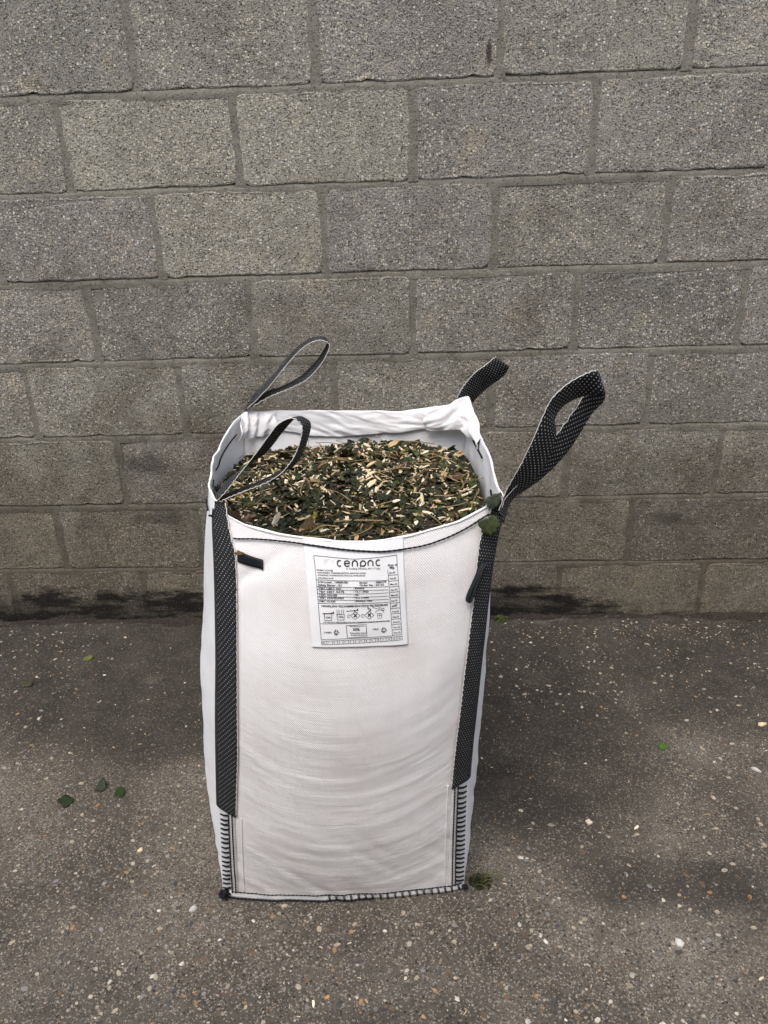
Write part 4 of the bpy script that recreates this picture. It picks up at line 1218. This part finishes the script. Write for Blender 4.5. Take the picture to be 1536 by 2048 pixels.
# grit set in the slab: too small and too many to pick apart
GP = [(.34, .29, .22), (.42, .38, .31), (.18, .17, .165), (.05, .05, .055), (.28, .16, .07), (.13, .08, .05), (.30, .25, .18), (.08, .075, .07)]
GWt = np.array([.14, .06, .20, .17, .08, .12, .16, .07]); GWt /= GWt.sum()
V, F, CO = [], [], []
for k in range(9000):
    y = -1.45 + 1.44 * rs.rand() ** 1.35; x = rs.uniform(-1.35, 1.3)
    if in_bag(x, y) or abs(x) > .75 + .45 * (y + 1.45): continue
    if rs.rand() > .45 + .75 * float(fbm(x * 3.1, y * 3.1, 95, 2)): continue
    s_ = (.0016 + .0046 * rs.rand() ** 2.4); el = rs.uniform(1, 1.7); a0 = rs.uniform(0, 6.28); n = 6
    c_ = np.array(GP[rs.choice(len(GP), p=GWt)]) * rs.uniform(.8, 1.15); o_ = len(V)
    for j, (h, rd) in enumerate(((.0004 + .0007 * rs.rand(), .7), (-.002, 1.0))):
        for i in range(n):
            a = 2 * math.pi * i / n; px_, py_ = math.cos(a) * rd * s_ * el, math.sin(a) * rd * s_
            V.append((x + px_ * math.cos(a0) - py_ * math.sin(a0), y + px_ * math.sin(a0) + py_ * math.cos(a0), h)); CO.append(c_)
    F.append(tuple(o_ + i for i in range(n)))
    for i in range(n): F.append((o_ + i, o_ + n + i, o_ + n + (i + 1) % n, o_ + (i + 1) % n))
o = put('grit', mesh('grit', V, F, M_GRAIN, False, None, np.array(CO)), ground); o['kind'] = 'stuff'

# loose wood chips that can be told apart
def loose(name, mesh_, loc, rz, sc, label, cat, group=None):
    o = put(name, mesh_); o.location = loc; o.rotation_euler = (0, 0, rz); o.scale = sc
    return tag(o, label, cat, group)
WSTONE = mat_stone('flint_white', (.60, .58, .54), .12)
def shard(seed, mat, name):
    r_ = np.random.RandomState(seed); V = []; n = 6
    sq = [r_.uniform(.6, 1.25) for _ in range(n)]
    for z, rd in ((0, 1), (.55, .95), (1, .5)):
        for i in range(n):
            a = 2 * math.pi * i / n; V.append((math.cos(a) * rd * sq[i] * .5, math.sin(a) * rd * sq[i] * .5, z * .5 + r_.normal(0, .02) * (z > 0)))
    F = [tuple(range(n))[::-1], tuple(range(2 * n, 3 * n))]
    for j in range(2):
        for i in range(n): a, b = j * n + i, j * n + (i + 1) % n; F.append((a, b, b + n, a + n))
    return mesh(name, V, F, mat)
loose('stone_chip', shard(1, WSTONE, 'stone_chip'), (-.464, -1.087, .0005), .4, (.022, .018, .016), 'white angular stone chip just left of the thread knot', 'stone')
loose('stone_chip', shard(2, WSTONE, 'stone_chip'), (.813, -.702, .0005), -.7, (.028, .012, .012), 'long white stone chip near the right edge of the floor', 'stone')
loose('stone_chip', shard(3, WSTONE, 'stone_chip'), (.485, -1.153, .0005), .9, (.018, .018, .014), 'white three-cornered stone chip on the floor right of the bag', 'stone')
SQ = mesh('wood_chip', [(-.5, -.5, 0), (.5, -.45, 0), (.48, .5, 0), (-.45, .46, 0), (-.5, -.5, .4), (.5, -.45, .45), (.48, .5, .4), (-.45, .46, .38)],
          [(3, 2, 1, 0), (4, 5, 6, 7), (0, 1, 5, 4), (1, 2, 6, 5), (2, 3, 7, 6), (3, 0, 4, 7)], WOODS[1])
loose('wood_chip', SQ, (.378, -.863, .0005), .45, (.011, .013, .010), 'square pale wood chip lying alone right of the bag', 'wood chip')
loose('wood_chip', shard(4, WOODS[0], 'wood_chip'), (.895, -.539, .0005), .2, (.022, .014, .012), 'tan wood chip at the right edge below the wall', 'wood chip')
loose('wood_chip', shard(5, WOODS[0], 'wood_chip'), (-.62, -.94, .0005), .5, (.013, .012, .010), 'cream wood chip on the floor left of the bag seam', 'wood chip')
GC = 'small pale wood chips scattered on the concrete'
k = 0
while k < 44:
    y = -1.32 + 1.26 * rs.rand(); x = rs.uniform(-1.15, 1.1)
    if in_bag(x, y) or abs(x) > .60 + .45 * (y + 1.36): continue
    sc = rs.uniform(.25, .55)
    o = bpy.data.objects.new('wood_chip', CHIPS[[0, 1, 2, 3, 5, 6, 8, 9][rs.randint(8)]]); C.objects.link(o)
    o.location = (x, y, .0018); o.rotation_euler = (0, 0, rs.uniform(0, 6.28)); o.scale = (sc, sc, sc * .8)
    tag(o, 'small pale wood sliver among those strewn over the concrete', 'wood chip', GC); k += 1
# sawdust-like slivers, thicker in a line along the wall on the right
def lit_pt():
    if rs.rand() < .38: return rs.normal(.62, .33), -.06 - abs(rs.normal(0, .09))
    while True:
        y = -1.4 + 1.38 * rs.rand(); x = rs.uniform(-1.3, 1.25)
        if not in_bag(x, y) and rs.rand() < .3 + .9 * float(fbm(x * 2.6, y * 2.6, 97, 2)): return x, y
LP = [(.46, .38, .25), (.52, .45, .33), (.40, .28, .15), (.10, .10, .03), (.03, .026, .02)]
V, F, CO = scatter_bits(1400, lit_pt, lambda x, y: 0.0, (.002, .009), rs, LP, np.array([.34, .28, .18, .08, .12]), .08)
o = put('sliver_litter', mesh('sliver_litter', V, F, M_SHRED, False, None, CO)); tag(o, 'fine pale wood slivers littered over the concrete floor', 'litter', None, 'stuff')
# dirt washed up against the foot of the wall
V = []; nxx, nyy = 320, 7
for j in range(nyy):
    for i in range(nxx):
        x = -2.5 + 5 * i / (nxx - 1); f = j / (nyy - 1)
        wd_ = .034 + .022 * float(vn(x * 5, 1, 80)) + .008 * float(vn(x * 23, 2, 81)); hg = .002 + .005 * float(vn(x * 7, 4, 82)) + .005 * float(vn(x * 31, 7, 84)) + .004 / (1 + math.exp((x - .1) * 9))
        V.append((x, .006 - wd_ * f, max(-.002, hg * (1 - f) ** 1.6 + .003 * float(vn(x * 60, f * 5, 83)) - .002 * (f > .9))))
M_DIRT = plain('damp_dirt', (.028, .022, .018), .95, .2, .7, 170)
o = put('dirt_bank', mesh('dirt_bank', V, [f[::-1] for f in grid_faces(nxx, nyy)], M_DIRT, True)); tag(o, 'dark damp dirt gathered along the foot of the wall', 'dirt', None, 'stuff')
